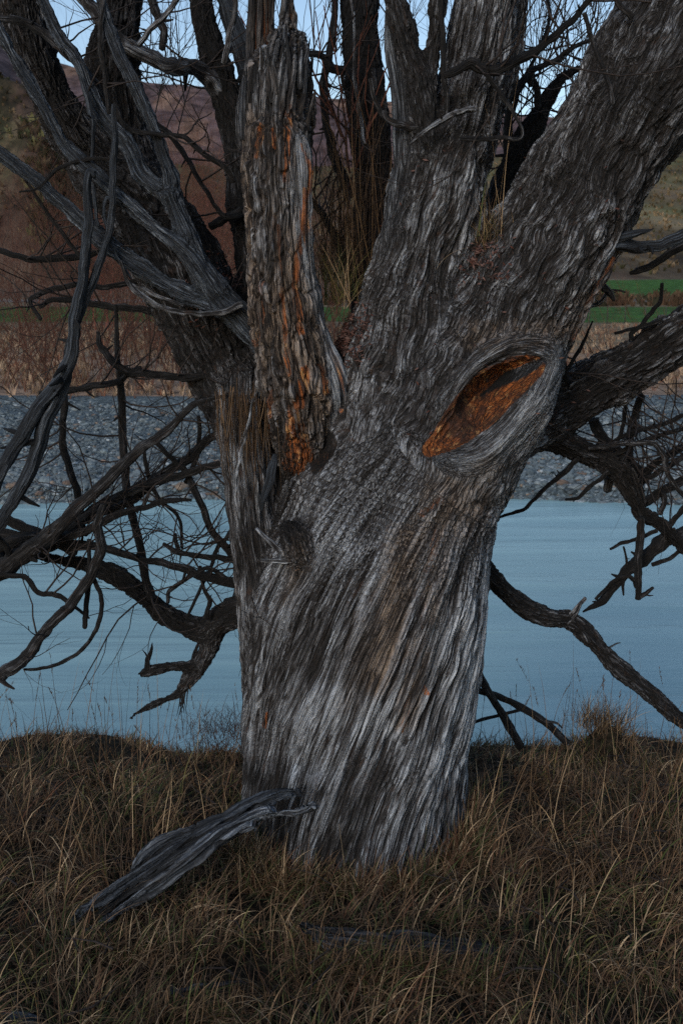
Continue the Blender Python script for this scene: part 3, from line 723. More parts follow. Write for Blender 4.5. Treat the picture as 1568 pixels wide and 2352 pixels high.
d([(205,1240,4),(208,1310,5),(230,1372,5),(226,1425,5),(200,1480,4.5),(150,1520,4),(95,1534,4),(55,1536,3)], 2.92)
d([(204,1300,7),(200,1370,6),(194,1430,6),(194,1442,4)], 2.95)
d([(-40,1325,5),(50,1322,6),(90,1362,6),(125,1366,6),(160,1385,5),(205,1420,2)], 2.95, twigs=2)
d([(265,700,4),(272,820,6),(276,884,8),(281,984,9),(295,1134,9),(320,1259,9),(335,1320,10),(350,1372,10)], 3.15, twigs=7)
d([(140,860,6),(146,909,8),(148,1009,8),(162,1080,8),(176,1148,8),(200,1230,6)], 3.12, twigs=4)
d([(225,760,4),(238,800,7),(270,836,9),(300,858,9),(340,862,9),(425,864,9),(480,862,8)], 3.1, twigs=5)
d([(90,905,7),(150,897,7),(210,890,7),(270,880,7),(292,862,6),(325,846,5)], 3.12, twigs=3)
d([(-20,568,6),(60,592,7),(130,594,8),(200,588,7),(260,575,6)], 3.2, twigs=5)
d([(330,640,6),(255,660,6),(190,655,6),(120,665,6),(70,690,5),(95,735,4)], 3.2, twigs=3)
d([(420,735,8),(330,715,8),(240,700,8),(180,692,7),(120,690,6),(90,705,4)], 3.2, twigs=4)
d([(55,405,3),(100,475,4),(150,540,5),(190,595,4)], 3.05, twigs=2)
d([(290,370,3),(215,365,4),(135,385,4),(90,430,3),(45,440,2)], 2.95)
d([(265,240,4),(290,290,5),(360,308,5),(430,318,6),(470,355,6),(520,390,6),(535,420,6)], 2.98, twigs=2)
d([(330,270,5),(370,290,6),(410,330,6),(460,420,5),(500,480,5),(530,500,7),(570,470,8,3.34)], 3.2, twigs=3)
d([(480,520,10),(515,500,9),(550,480,8)], 3.25)
d([(375,1249,4),(410,1269,6),(475,1279,6),(535,1284,7),(560,1290,7)], 3.1, twigs=2)
d([(402,1225,4),(412,1268,5)], 3.1)
d([(385,1384,4),(390,1355,5),(420,1334,5),(440,1322,5),(480,1305,5),(545,1345,5)], 3.1, twigs=1)
d([(476,1417,6),(482,1380,5),(468,1350,4),(458,1300,4)], 3.12, twigs=1)
d([(350,1009,5),(400,1060,6),(432,1090,7),(465,1174,8),(500,1234,8),(532,1272,8),(560,1330,7)], 3.12, twigs=4)
d([(455,955,4),(460,1000,5),(445,1070,6),(425,1110,5)], 3.15, twigs=2)
d([(560,1180,5),(525,1230,5),(500,1260,5),(480,1310,4),(430,1420,3)], 3.12, twigs=3)
d([(330,1030,4),(345,1100,5),(370,1150,4),(412,1190,4),(420,1260,3)], 3.14, twigs=2)
# slender pale branches lying across the lower dark fork
branch([(420,700,4),(300,655,5),(360,700,5),(440,718,5),(520,716,6),(560,702,6)], 2.94, tone=.5)
branch([(275,600,4),(300,660,5),(345,690,5),(400,712,6),(470,720,6),(530,712,7),(560,700,7)], 2.93, tone=.35)
# upper left
branch([(165,-30,13),(215,28,14),(270,80,15),(330,128,16),(392,158,17,3.22),(440,152,17,3.28),(478,172,20,3.34),(515,225,22,3.38)], 3.2, tone=.40, twigs=4, label='brown arching branch against the sky')
branch([(345,-20,10),(358,35,9),(372,70,9),(373,115,8)], 3.22, tone=.3, twigs=2)
branch([(420,-30,7),(395,15,6),(360,55,6),(320,105,6)], 3.1, tone=.5, name='branch')
branch([(545,-40,5),(532,60,7),(515,145,7)], 3.15, tone=.5)
branch([(-20,40,6),(50,52,9),(120,95,10),(175,150,10),(215,190,9),(245,240,8)], 3.1, tone=.25, twigs=3)
D_([(492,-90,20),(520,0,22),(545,80,24),(570,170,26),(590,280,28),(605,420,30),(620,600,26)], 3.42)
branch([(240,-20,6),(228,80,6),(240,180,5),(250,260,4)], 3.0, tone=.3, twigs=2)
# behind the centre
branch([(768,-60,7),(767,0,7),(765,80,8),(754,144,8),(746,200,9),(750,280,9),(762,340,11),(785,400,12),(805,450,13)], 3.38, twigs=8, tone=.14)
branch([(690,125,7),(720,124,7),(745,135,7),(765,158,9),(792,162,11)], 3.35, twigs=4, tone=.14)
branch([(800,640,9),(775,560,9),(745,500,8),(715,465,7),(700,440,5)], 3.35, twigs=6, tone=.14)
branch([(800,-40,3),(812,60,3),(815,170,4),(826,260,4),(838,330,4)], 3.3, tone=.6, twigs=2)
branch([(880,255,5),(890,275,7),(914,287,8),(960,290,8)], 2.9, tone=.3)
branch([(850,180,5),(865,240,6),(890,278,6)], 3.0, tone=.25)
branch([(1090,252,6),(1060,256,7),(1005,282,6),(975,302,5),(940,330,3)], 2.84, tone=.5)
branch([(1020,172,8),(1055,160,10),(1088,140,12),(1110,150,12),(1140,160,11),(1180,142,10),(1234,110,9),(1280,75,8),(1320,40,7),(1360,-10,6)], 2.82, tone=.16, twigs=6)
branch([(1088,140,7),(1120,170,6),(1150,215,5),(1180,260,4),(1200,300,3),(1190,318,4),(1150,315,5),(1060,318,6)], 2.82, tone=.2, twigs=1)
branch([(1010,-30,5),(1018,100,6),(1020,200,6),(1022,270,5)], 2.9, tone=.2)
branch([(1219,200,6),(1222,165,7),(1250,148,6),(1285,135,6),(1315,108,5),(1375,88,4)], 3.3, tone=.14, twigs=4)
branch([(1154,250,6),(1185,210,9),(1210,185,9),(1230,200,7),(1236,250,7)], 3.4, tone=.14, twigs=4)
branch([(1340,30,5),(1358,90,5),(1392,180,5),(1405,240,6)], 2.72, tone=.25, twigs=0)
branch([(1450,40,7),(1420,10,6),(1400,-30,5)], 2.8, tone=.2)
branch([(1250,-20,4),(1262,40,4),(1240,110,4),(1200,190,4),(1165,300,5)], 3.5, tone=.14, twigs=8)
branch([(1182,-40,9),(1178,40,9),(1170,160,9),(1168,330,10),(1160,500,12)], 3.5, tone=.12, twigs=6)
# stub and splits on the big limb
b0 = branch([(1350,572,14,2.86),(1400,566,18,2.87),(1450,566,15,2.9),(1500,562,13,2.9),(1545,548,15,2.9),(1620,530,14,2.9)], kind='bare', label='grey dead stub branch sticking out to the right', n=10)
branch([(1395,552,13,2.86),(1430,546,11,2.86),(1470,535,7,2.86),(1500,525,1,2.86)], kind='bare', name='splinter', parent=b0)
branch([(1445,628,4),(1465,620,7),(1510,600,8),(1545,578,9),(1600,545,9)], 3.0, tone=.16)
branch([(1370,650,7),(1392,665,8),(1406,686,5),(1410,692,2)], 3.0, tone=.25)
branch([(1395,668,3),(1420,668,2.5),(1435,672,2)], 3.0, tone=.25)
branch([(1360,738,2),(1330,800,4),(1296,856,4.5),(1278,885,5)], 3.15, tone=.14)
branch([(1275,830,4),(1292,810,5),(1296,855,6),(1300,876,7)], 3.15, tone=.14, twigs=2)
branch([(1275,720,2),(1330,700,4),(1370,700,5),(1392,672,4)], 3.1, tone=.5)
# on the right low limb
branch([(1410,766,3),(1440,758,4),(1468,752,5),(1494,745,5),(1520,735,5)], 3.2, tone=.12)
branch([(1448,780,5),(1450,764,5),(1472,748,5),(1500,712,5),(1515,690,4.5),(1518,650,4)], 3.2, tone=.12)
branch([(1358,965,12),(1382,1011,12),(1425,1043,11),(1461,1078,11),(1475,1110,11)], 3.34, tone=.12, twigs=2)
branch([(1475,905,8),(1463,941,9),(1452,984,9),(1446,1056,9)], 3.36, tone=.1, twigs=5)
branch([(1440,905,4),(1435,941,4.5),(1429,984,4.5),(1412,1025,4)], 3.36, tone=.12, twigs=2)
branch([(1600,945,5),(1568,954,5),(1510,977,5),(1446,996,5),(1386,1026,5)], 3.3, tone=.12, twigs=4)
branch([(1620,970,5),(1568,984,5),(1489,1007,5),(1400,1050,5)], 3.28, tone=.12, twigs=4)
branch([(1350,1030,4),(1380,1027,5),(1425,1021,6),(1470,1018,6),(1503,1019,6),(1523,1050,6),(1533,1092,6),(1568,1137,5),(1600,1165,5)], 3.24, tone=.3, twigs=2)
branch([(1462,1094,9),(1475,1088,9),(1521,1052,8),(1568,1022,8),(1640,975,7)], 3.34, tone=.12, twigs=3)
branch([(1468,1104,6),(1531,1073,6),(1568,1048,6),(1640,1000,5)], 3.32, tone=.12, twigs=3)
branch([(1450,1165,9),(1472,1154,11),(1510,1129,11),(1568,1098,10),(1640,1060,9)], 3.34, tone=.12, twigs=3)
branch([(1512,1130,6),(1522,1139,7),(1524,1156,6),(1516,1182,6)], 3.32, tone=.14)
branch([(1530,1218,6),(1542,1203,6),(1568,1167,6),(1610,1120,5)], 3.32, tone=.12, twigs=2)
branch([(1469,1190,9),(1467,1261,9),(1464,1325,8),(1465,1374,6)], 3.26, tone=.2)
branch([(1464,1372,6),(1480,1362,5),(1499,1348,3)], 3.26, tone=.3)
branch([(1640,1195,16),(1568,1226,17),(1521,1238,17),(1484,1278,15),(1446,1308,13),(1416,1336,10),(1382,1374,9),(1355,1395,5),(1338,1405,2)], 3.34, tone=.16, label='dark broken branch dipping toward the water')
branch([(1368,1375,4),(1395,1345,4),(1415,1330,4),(1445,1325,5),(1462,1350,5)], 3.32, tone=.14)
branch([(1399,1262,3),(1431,1246,4),(1467,1235,4.5),(1508,1220,5)], 3.3, tone=.12)
branch([(1430,1255,2),(1436,1275,2.5),(1440,1300,3)], 3.34, tone=.12)
branch([(1495,1300,5),(1530,1285,5),(1568,1262,5),(1610,1240,5)], 3.32, tone=.2)
branch([(1330,1050,5),(1314,1067,6),(1292,1092,6),(1254,1124,5),(1204,1169,4),(1165,1182,3.5),(1119,1199,2.5)], 3.24, tone=.12)
branch([(1395,1085,6),(1380,1097,5),(1346,1124,5),(1327,1144,4),(1297,1147,3)], 3.27, tone=.12)
branch([(1400,1100,12),(1396,1130,9)], 3.36, tone=.16)
branch([(1290,1430,6),(1312,1410,5),(1345,1372,4)], 3.28, tone=.5, kind='bark')
branch([(1300,1435,5),(1318,1418,4),(1338,1382,3)], 3.27, tone=.4)
branch([(1380,1500,3),(1410,1480,2),(1424,1476,1)], 3.3, tone=.3)
branch([(340,1535,7),(344,1505,5),(350,1477,1)], 3.16, tone=.16)
branch([(442,1535,5),(448,1500,5),(455,1480,3)], 3.2, tone=.16)
for j in range(14):
    x = rng.uniform(418, 434); branch([(x, 1575, 1.6), (x - 2 + rng.normal(0, 3), 1605, 1.2), (x - 6 + rng.normal(0, 5), 1630 + rng.uniform(-10, 15), .5)], 3.19, name='bark_strip', tone=.3, sides=4, n=3)
# slivers at the foot of the stem and the knob
branch([(600,1172,4,2.86),(608,1130,9,2.845),(620,1080,11,2.84),(630,1045,5,2.85)], kind='bare', name='splinter')
branch([(588,1215,4,2.80),(640,1262,7,2.785),(668,1275,5,2.79)], name='splinter', tone=.6)
branch([(600,1288,4,2.80),(650,1290,7,2.78),(690,1288,4,2.79)], name='splinter', tone=.6)
branch([(541,1132,3),(543,1085,5),(552,1045,5),(566,985,4),(580,915,2)], 2.86, tone=.6, name='splinter')

# ------------------------------------------------------------------ twigs
def grow(segs, p, d, L, r, depth, up, wander, rg, taper=.55, kids=3, step=7):
    P = [p]; R = [r]; dd = d / np.linalg.norm(d)
    for k in range(step):
        dd = dd + rg.normal(0, wander, 3) + np.array([0, 0, up]); dd /= np.linalg.norm(dd)
        P.append(P[-1] + dd * L / step); R.append(r * (1 - taper * (k + 1) / step))
    segs.append((np.array(P), np.array(R)))
    if depth:
        for _ in range(kids):
            k = rg.integers(1, step); q = P[k]; t = P[k] - P[k - 1]; t /= np.linalg.norm(t)
            s = rg.normal(0, 1, 3); s -= t * s.dot(t); s /= np.linalg.norm(s)
            grow(segs, q, t * .8 + s * rg.uniform(.35, .8), L * rg.uniform(.4, .75), R[k] * .62, depth - 1, up, wander, rg, taper, kids, max(3, step - 1))

def tubes_fast(segs, sides=3):
    """many thin twigs as bare vertex/face arrays"""
    b = Buf(); th = np.linspace(0, 2 * math.pi, sides, endpoint=False); ct, st = np.cos(th), np.sin(th)
    for P, R in segs:
        n = len(P); T = np.gradient(P, axis=0); T /= np.linalg.norm(T, axis=1)[:, None] + 1e-9
        a = np.array([0, 1., 0]) if abs(T[0, 1]) < .8 else np.array([1., 0, 0])
        U = np.cross(T, a); U /= np.linalg.norm(U, axis=1)[:, None] + 1e-9; W = np.cross(T, U)
        V = P[:, None] + R[:, None, None] * (ct[None, :, None] * U[:, None] + st[None, :, None] * W[:, None])
        i = np.arange(n - 1)[:, None] * sides; j = np.arange(sides)[None]; j2 = (j + 1) % sides
        b.add(V.reshape(-1, 3), np.stack([i + j, i + j2, i + sides + j2, i + sides + j], -1).reshape(-1, 4))
    return b

segs = []
for P, R, nt in ends:
    for _ in range(int(nt * 1.6)):
        k = rng.integers(len(P) // 4, len(P) - 1); t = P[k + 1] - P[k]; t /= np.linalg.norm(t)
        s = rng.normal(0, 1, 3); s[1] *= .6; s -= t * s.dot(t); s /= np.linalg.norm(s); s[2] = abs(s[2]) * .6 if rng.random() < .6 else s[2]
        grow(segs, P[k], t * .5 + s, rng.uniform(.14, .5), min(R[k] * .45, .0032), 2, .06, .16, rng, .6, 2)
# upright whips seen against the sky
for (x0, x1, y0, y1, Y, cnt, Lm) in [(330, 430, 180, 330, 3.7, 9, .5), (700, 790, 120, 330, 3.75, 9, .5), (1160, 1330, 180, 420, 3.8, 26, .6), (1340, 1480, -100, 60, 3.7, 6, .4),(900,1020,60,260,3.7,7,.4)]:
    for _ in range(cnt):
        p = un(rng.uniform(x0, x1), rng.uniform(y0, y1), Y + rng.uniform(-.2, .3))
        grow(segs, p, np.array([rng.normal(0, .35), rng.normal(0, .2), 1]), Lm * rng.uniform(.6, 1.25), .0024, 2, .05, .09, rng, .5, 4)
tw = tubes_fast(segs, 4).build('twigs', M['twig'], tree); tw['kind'] = 'stuff'
# ruddy young shoots
segs = []
for x, y, n_ in [(800, 330, 3), (840, 300, 2), (815, 430, 2), (540, 200, 1)]:
    for _ in range(n_):
        grow(segs, un(x + rng.normal(0, 14), y + rng.normal(0, 20), 3.3), np.array([rng.normal(0, .3), 0, 1]), rng.uniform(.25, .5), .004, 1, .04, .09, rng, .6, 3)
tw = tubes_fast(segs, 5).build('young_shoots', M['red_twig'], tree); tw['kind'] = 'stuff'; tw['label'] = 'thin orange-brown young shoots'
print('twigs done')
# ------------------------------------------------------------------ near bank
def zg(x, y):
    x = np.asarray(x, float); y = np.asarray(y, float); P = np.stack([x, y, 0 * x], -1).reshape(-1, 3)
    n = (perlin(P * 1.3, 21) * .05 + perlin(P * 4.1, 22) * .018).reshape(x.shape)
    ye = 3.78 + (perlin(P * [1.1, 0, 0] + 7.3, 23) * .22).reshape(x.shape) - .08 * np.exp(-((x + .62) / .3) ** 2)
    z = -.02 + n - .05 * np.exp(-((x - .05) ** 2 + (y - 2.75) ** 2) / .12) - .06 * np.exp(-((x - .45) ** 2 + (y - 3.0) ** 2) / .08)
    z = z - .075 * sstep(3.0, 3.6, y) - .035 * np.exp(-((x + .62) / .3) ** 2) * sstep(3.0, 3.6, y) + .02 * np.exp(-((x + 1.35) / .45) ** 2) * sstep(3.1, 3.7, y) + .05 * np.exp(-((x + .42) ** 2 + (y - 3.6) ** 2) / .02)
    z = z + .12 * np.exp(-((x - 1.03) ** 2 + (y - 3.6) ** 2) / .008)
    return z - 2.3 * sstep(0, .75, y - ye) - .04 * sstep(-.2, 0.05, y - ye)

xs = np.concatenate([np.linspace(-9, -2.2, 40), np.linspace(-2.15, 2.15, 190), np.linspace(2.2, 9, 40)]); ys = np.concatenate([np.linspace(-4, 1.5, 30), np.linspace(1.53, 4.8, 150)])
def grid(xs, ys, zf, xf=None):
    X, Y = np.meshgrid(xs, ys); n, m = X.shape
    if xf is not None: X = xf(X, Y)
    Z = zf(X, Y); V = np.stack([X, Y, Z], -1).reshape(-1, 3)
    i = np.arange(n - 1)[:, None] * m; j = np.arange(m - 1)[None]
    return V, np.stack([i + j, i + j + 1, i + m + j + 1, i + m + j], -1).reshape(-1, 4)
V, Q = grid(xs, ys, zg); o = mk('near_bank', V, Q, M['soil']); tag(o, kind='structure')

# ------------------------------------------------------------------ river
ZW = -1.8
V, Q = grid(np.linspace(-260, 260, 40), np.concatenate([np.linspace(3.9, 17.6, 20)]), lambda X, Y: 0 * X + ZW)
tag(mk('river', V, Q, M['water']), kind='structure')

# ------------------------------------------------------------------ far side
def elev(px, py):
    v = (1176 - py) / F; return (v * CA - SA) / (CA + v * SA)
def azim(px, py=300):
    v = (1176 - py) / F; return (px - 784) / F / (CA + v * SA)
A_ = lambda L: [azim(p) for p in L]
mid_a = A_([-900, -200, 0, 60, 130, 220, 330, 560, 800, 1200, 1400, 1568, 2400]); mid_e = [elev(0, y) for y in (120, 165, 172, 190, 250, 335, 372, 385, 385, 350, 335, 320, 280)]
far_a = A_([-900, -300, 0, 40, 150, 330, 450, 560, 720, 800, 1000, 1180, 1280, 1568, 2400]); far_e = [elev(0, y) for y in (40, 60, 88, 120, 146, 188, 199, 205, 222, 226, 240, 262, 270, 280, 260)]
def shore(x): return 16.4 + .5 * perlin(np.stack([x * .25, 0 * x, 0 * x], -1), 31) + .12 * perlin(np.stack([x * 1.5, 0 * x, 0 * x], -1), 32)
def zfar(X, Y):
    a = X / Y; sh = X.shape; Pn = np.stack([X, Y, 0 * X], -1).reshape(-1, 3)
    s = shore(X.ravel()).reshape(sh)
    z = np.where(Y < s, -1.8 - .35 * (s - Y), -1.8 + .18 * sstep(0, .35, Y - s))
    z = z + .42 * sstep(0, 9.5, Y - s - .3) + .10 * (perlin(Pn * [.12, .35, 1], 33).reshape(sh)) * sstep(1, 4, Y - s)
    z = z + .12 * sstep(25.4, 26.2, Y)
    z = z + (-.75 + 1.08) * sstep(27, 71, Y) + .45 * sstep(71, 110, Y) + .6 * sstep(110, 130, Y) + .5 * sstep(130, 150, Y)
    z = z + 2.6 * sstep(150, 205, Y) * np.interp(a, [-.2, .1], [0.3, 1])
    me_ = np.interp(a, mid_a, mid_e); fe = np.interp(a, far_a, far_e)
    dm = np.interp(a, [azim(100), azim(300)], [330, 620])
    zm = 1.7 + me_ * dm; zf = 1.7 + fe * 1700
    t = np.clip((Y - 205) / (dm - 205), 0, 1); z = z + (zm - z) * t ** 1.15
    t2 = np.clip((Y - dm) / (1700 - dm), 0, 1); z = np.where(Y > dm, zm + (zf - zm) * (t2 ** 1.3) - 18 * np.sin(np.pi * np.clip(t2 * 4, 0, 1)), z)
    z = np.where(Y > 1700, zf * (1 - .15 * np.clip((Y - 1700) / 1500, 0, 1)), z)
    am = sstep(205, 500, Y)
    g = fbm(Pn * [.012, .006, 1], 40, 5).reshape(sh); g2 = np.abs(fbm(Pn * [.004, .0016, 1], 44, 4)).reshape(sh)
    z = z + am * (g * 4.0 * (1 - .75 * sstep(.94, 1.02, Y / dm) * (Y < dm * 1.1)) - g2 * 30 * sstep(700, 1100, Y) * (1 - sstep(1500, 1700, Y)))
    z = z + am * fbm(Pn * [.05, .03, 1], 47, 3).reshape(sh) * 1.2 + fbm(Pn * .4, 48, 2).reshape(sh) * .05 * sstep(28, 60, Y)
    return z
def col_far(V):
    X, Y, Z = V.T; a = X / Y; n = len(V); P3 = V * [1, 1, 0]
    c = np.zeros((n, 3)); px = 784 + a * F * .97
    straw = np.array([.29, .20, .14]); brown = np.array([.135, .104, .064]); olive = np.array([.066, .062, .030]); mauve = np.array([.105, .072, .072]); tan = np.array([.22, .135, .09])  # mauve muted so its colour stands in for far haze
    c[:] = [.10, .112, .118]
    n1 = fbm(P3 * [.35, .8, 1], 60, 4); n2 = fbm(P3 * [.03, .007, 1], 61, 6, .62); n3 = fbm(P3 * [.008, .0016, 1], 62, 6, .62)
    m = sstep(25.2, 26.2, Y + n1 * 1.5)[:, None]; c = c * (1 - m) + m * (straw * (1 + .35 * n1[:, None]))
    rust = (sstep(.1, .5, n1) * sstep(19, 21, Y) * (1 - sstep(24.5, 26, Y)))[:, None]; c = c * (1 - .6 * rust) + .6 * rust * np.array([.12, .065, .04])
    m = (sstep(38, 48, Y + 6 * n1) * .75)[:, None]; c = c * (1 - m) + m * np.array([.125, .10, .055]) * (1 + .4 * n1[:, None])
    gr = np.array([.042, .100, .019])
    f1 = (sstep(70, 73, Y + 2.5 * n1 - 2) * (1 - sstep(107, 110, Y + n1)))[:, None]
    f2 = (sstep(133, 136, Y + n1) * (1 - sstep(192, 197, Y + 2 * n2)) * sstep(.05, .12, a))[:, None]
    road = (sstep(108, 110, Y) * (1 - sstep(132, 135, Y)))[:, None]
    c = c * (1 - f1) + f1 * gr * (1 + .25 * n1[:, None]); c = c * (1 - road) + road * brown * 1.3 * (1 + .6 * n1[:, None])
    rd = (sstep(121, 122, Y) * (1 - sstep(126, 127, Y)))[:, None] * .7; c = c * (1 - rd) + rd * np.array([.16, .165, .17])
    beyond = sstep(133, 137, Y)[:, None]; c = c * (1 - beyond) + beyond * (brown * (1 + .75 * n2[:, None]) + np.array([-.01, .004, -.004]) * np.clip(n3[:, None] * 2, -1, 1.5))
    c = c * (1 - f2) + f2 * gr * 1.1
    dm = np.interp(a, [azim(100), azim(300)], [330, 620]); u = Y / dm
    ol = (sstep(-.1, .7, n2 + .7 * sstep(.3, .9, u) - .3) * (Y > 205))[:, None]; c = c * (1 - ol) + ol * olive * (1.3 + .8 * n2[:, None])
    sc = (sstep(-.05, .25, fbm(P3 * [.12, .03, 1], 66, 5, .65)) * (Y > 210) * (u < 1.05) * sstep(-.1, -.2, a))[:, None]; c = c * (1 - .7 * sc) + .7 * sc * np.array([.02, .025, .014])
    fr = sstep(1.02, 1.15, u)[:, None]; fc = mauve * (1 + .4 * n3[:, None]); tm = .8 * sstep(.3, .7, n3 + .35 * sstep(1350, 1650, Y))[:, None]
    fc = fc * (1 - tm) + tm * tan; c = c * (1 - fr) + fr * fc  # tan over the mauve paints sunlit patches along the far crest
    return np.clip(c, .004, .6)
az = np.concatenate([np.linspace(-1.6, -.46, 60), np.linspace(-.45, .45, 260), np.linspace(.46, 1.6, 60)])
bands = [('gravel_bar', np.linspace(14.5, 26.4, 90), 'gravel'), ('open_flat', np.geomspace(26.4, 205, 170), 'land'), ('hills', np.geomspace(205, 3200, 300), 'hill')]
for nm, yy, mt in bands:
    V, Q = grid(az, yy, zfar, lambda X, Y: X * Y)
    o = mk(nm, V, Q, M[mt] if mt != 'gravel' else M['gravel'], None, {'col': col_far(V)}); tag(o, kind='structure')

# ------------------------------------------------------------------ stones
def ico(sub=1):
    import bmesh
    bm = bmesh.new(); bmesh.ops.create_icosphere(bm, subdivisions=sub, radius=1); V = np.array([v.co[:] for v in bm.verts]); T = np.array([[v.index for v in f.verts] for f in bm.faces]); bm.free(); return V, T
I1, T1 = ico(1); I3, T3 = ico(3)
rs = np.random.default_rng(5)
scols = np.array([[.14, .17, .18], [.10, .125, .135], [.175, .20, .205], [.07, .085, .092], [.20, .15, .11], [.15, .105, .08], [.30, .33, .34]])
nst = 52000
yy = 16.1 + 9.6 * rs.random(nst) ** 1.25; xx = rs.uniform(-.42, .42, nst) * yy
keep = rs.random(nst) < np.clip(.55 + .9 * perlin(np.stack([xx * .3, yy * 1.1, 0 * xx], -1), 71) + .5 * (yy < 19), .12, 1)
xx, yy = xx[keep], yy[keep]; n = len(xx); zz = zfar(xx[:, None], yy[:, None])[:, 0]
sz = np.clip(.028 * np.exp(rs.normal(0, .42, n)), .02, .14)
ang = rs.uniform(0, 6.28, n); S = np.stack([sz * rs.uniform(.8, 1.5, n), sz * rs.uniform(.7, 1.1, n), sz * rs.uniform(.4, .75, n)], -1)
v = I1[None] * (1 + .22 * rs.normal(0, 1, (n, len(I1), 1))) * S[:, None]
ca, sa = np.cos(ang)[:, None], np.sin(ang)[:, None]
vx = v[..., 0] * ca - v[..., 1] * sa; vy = v[..., 0] * sa + v[..., 1] * ca
VV = np.stack([vx + xx[:, None], vy + yy[:, None], v[..., 2] + zz[:, None] + sz[:, None] * .25], -1).reshape(-1, 3)
TT = (T1[None] + (np.arange(n) * len(I1))[:, None, None]).reshape(-1, 3)
cc = scols[rs.choice(7, n, p=[.31, .27, .18, .16, .03, .02, .03])] * rs.uniform(.7, 1.25, (n, 1))
g = mk('gravel', VV, TT, M['stone'], None, {'col': np.repeat(cc, len(I1), 0)}, smooth=False); tag(g, kind='stuff')
protos = []
for k in range(10):
    v = I3 * (1 + .22 * fbm(I3 * 1.1 + k * 7, 80 + k, 3))[:, None]; v = np.sign(v) * np.abs(v) ** .92 * [1.2, .9, .62]
    o = mk('river_stone', v, T3, M['stone'], None, {'col': np.tile(scols[k % 7] * (.9 if k < 7 else 1.1), (len(v), 1))}); protos.append(o)
cnt = 0
used = set()
for k in range(170):
    y = 16.55 + abs(rs.normal(0, .45)) if k < 95 else 16.8 + rs.random() * 7.5
    x = rs.uniform(-.40, .40) * y
    y = max(y, float(shore(np.array([x]))[0]) + (.02 if k < 95 else .3))
    px = 784 + x / y * F * .98
    if 590 < px < 1110: continue
    ki = int(rs.integers(0, 10)); p = protos[ki]; o = p if ki not in used else p.copy()
    if ki in used: C.objects.link(o)
    used.add(ki)
    s = rs.uniform(.055, .11) if k < 95 else rs.uniform(.045, .075)
    if rs.random() < .06: s *= 1.5
    o.scale = (s,) * 3; o.rotation_euler = (rs.normal(0, .15), rs.normal(0, .15), rs.uniform(0, 6.28))
    o.location = (x, y, float(zfar(np.array([[x]]), np.array([[y]]))[0, 0]) + s * .22)
    tag(o, 'rounded river stone lying on the gravel bar across the water', 'stone', 'larger stones on the gravel bar')
for k, p in enumerate(protos):
    if k not in used: bpy.data.objects.remove(p)

# tussocks on the flat and scrub on the hillside
def tri_clumps(name, n, y0, y1, aL, aR, hL, blades_, cols, mat, pw=1.0, wid=.12, mask=None, kind='stuff'):
    y = y0 * (y1 / y0) ** (rs.random(n) ** pw); a = rs.uniform(aL, aR, n); x = a * y
    if mask is not None: k = mask(x, y); x, y = x[k], y[k]
    n = len(x); z = zfar(x[:, None], y[:, None])[:, 0]; h = rs.uniform(*hL, n)
    X = np.repeat(x, blades_); Y = np.repeat(y, blades_); Z = np.repeat(z, blades_); H = np.repeat(h, blades_) * rs.uniform(.5, 1.1, n * blades_); m = len(X)
    an = rs.uniform(0, 6.28, m); lean = rs.uniform(.05, .75, m) * H; t = rs.uniform(0, 6.28, m); w = wid * H
    b = np.stack([X + np.cos(an) * lean * .3, Y + np.sin(an) * lean * .3, Z - .02 + 0 * X], -1); tp = b + np.stack([np.cos(an) * lean, np.sin(an) * lean, H], -1); sd = np.stack([np.cos(t), np.sin(t), 0 * t], -1) * w[:, None]
    md = (b + tp) / 2 + np.stack([np.cos(an) * lean * -.1, np.sin(an) * lean * -.1, .1 * H], -1)
    V = np.stack([b - sd * .5, b + sd * .5, md + sd * .4, tp, md - sd * .4], 1).reshape(-1, 3); i = (np.arange(m) * 5)[:, None]
    c = np.repeat(np.repeat(cols[rs.integers(0, len(cols), n)] * rs.uniform(.7, 1.3, (n, 1)), blades_, 0), 5, 0)
    o = mk(name, V, [np.hstack([i, i + 1, i + 2, i + 4]), np.hstack([i + 4, i + 2, i + 3])], M[mat], None, {'col': c}, smooth=False); return tag(o, kind=kind)
tri_clumps('tussock_grass', 9000, 25.8, 66, -.42, .42, (.12, .38), 9, np.array([[.32, .22, .15], [.24, .16, .105], [.16, .105, .065], [.38, .27, .18], [.17, .08, .05]]), 'land', .85, .10, lambda x, y: rs.random(len(x)) < .35 + .65 * (perlin(np.stack([x * .35, y * .35, 0 * x], -1), 7) > -.1))
tri_clumps('roadside_scrub', 500, 110, 134, -.1, .45, (.4, 1.3), 12, np.array([[.07, .045, .028], [.12, .075, .045], [.035, .032, .02]]), 'hill', 1, .35)
tri_clumps('hillside_scrub', 9000, 207, 640, -.42, -.05, (.8, 3.6), 9, np.array([[.030, .034, .017], [.050, .042, .024], [.075, .055, .035], [.022, .026, .015], [.085, .085, .04]]), 'hill', .8, .45, lambda x, y: (perlin(np.stack([x * .03, y * .012, 0 * x], -1), 9) + perlin(np.stack([x * .1, y * .03, 0 * x], -1), 19) * .5 > .12 + .5 * sstep(-.26, -.1, x / y)))
tri_clumps('hillside_tussocks', 12000, 207, 640, -.42, .45, (.5, 1.3), 6, np.array([[.13, .095, .056], [.09, .068, .038], [.06, .057, .028], [.16, .115, .072]]), 'hill', .6, .6)

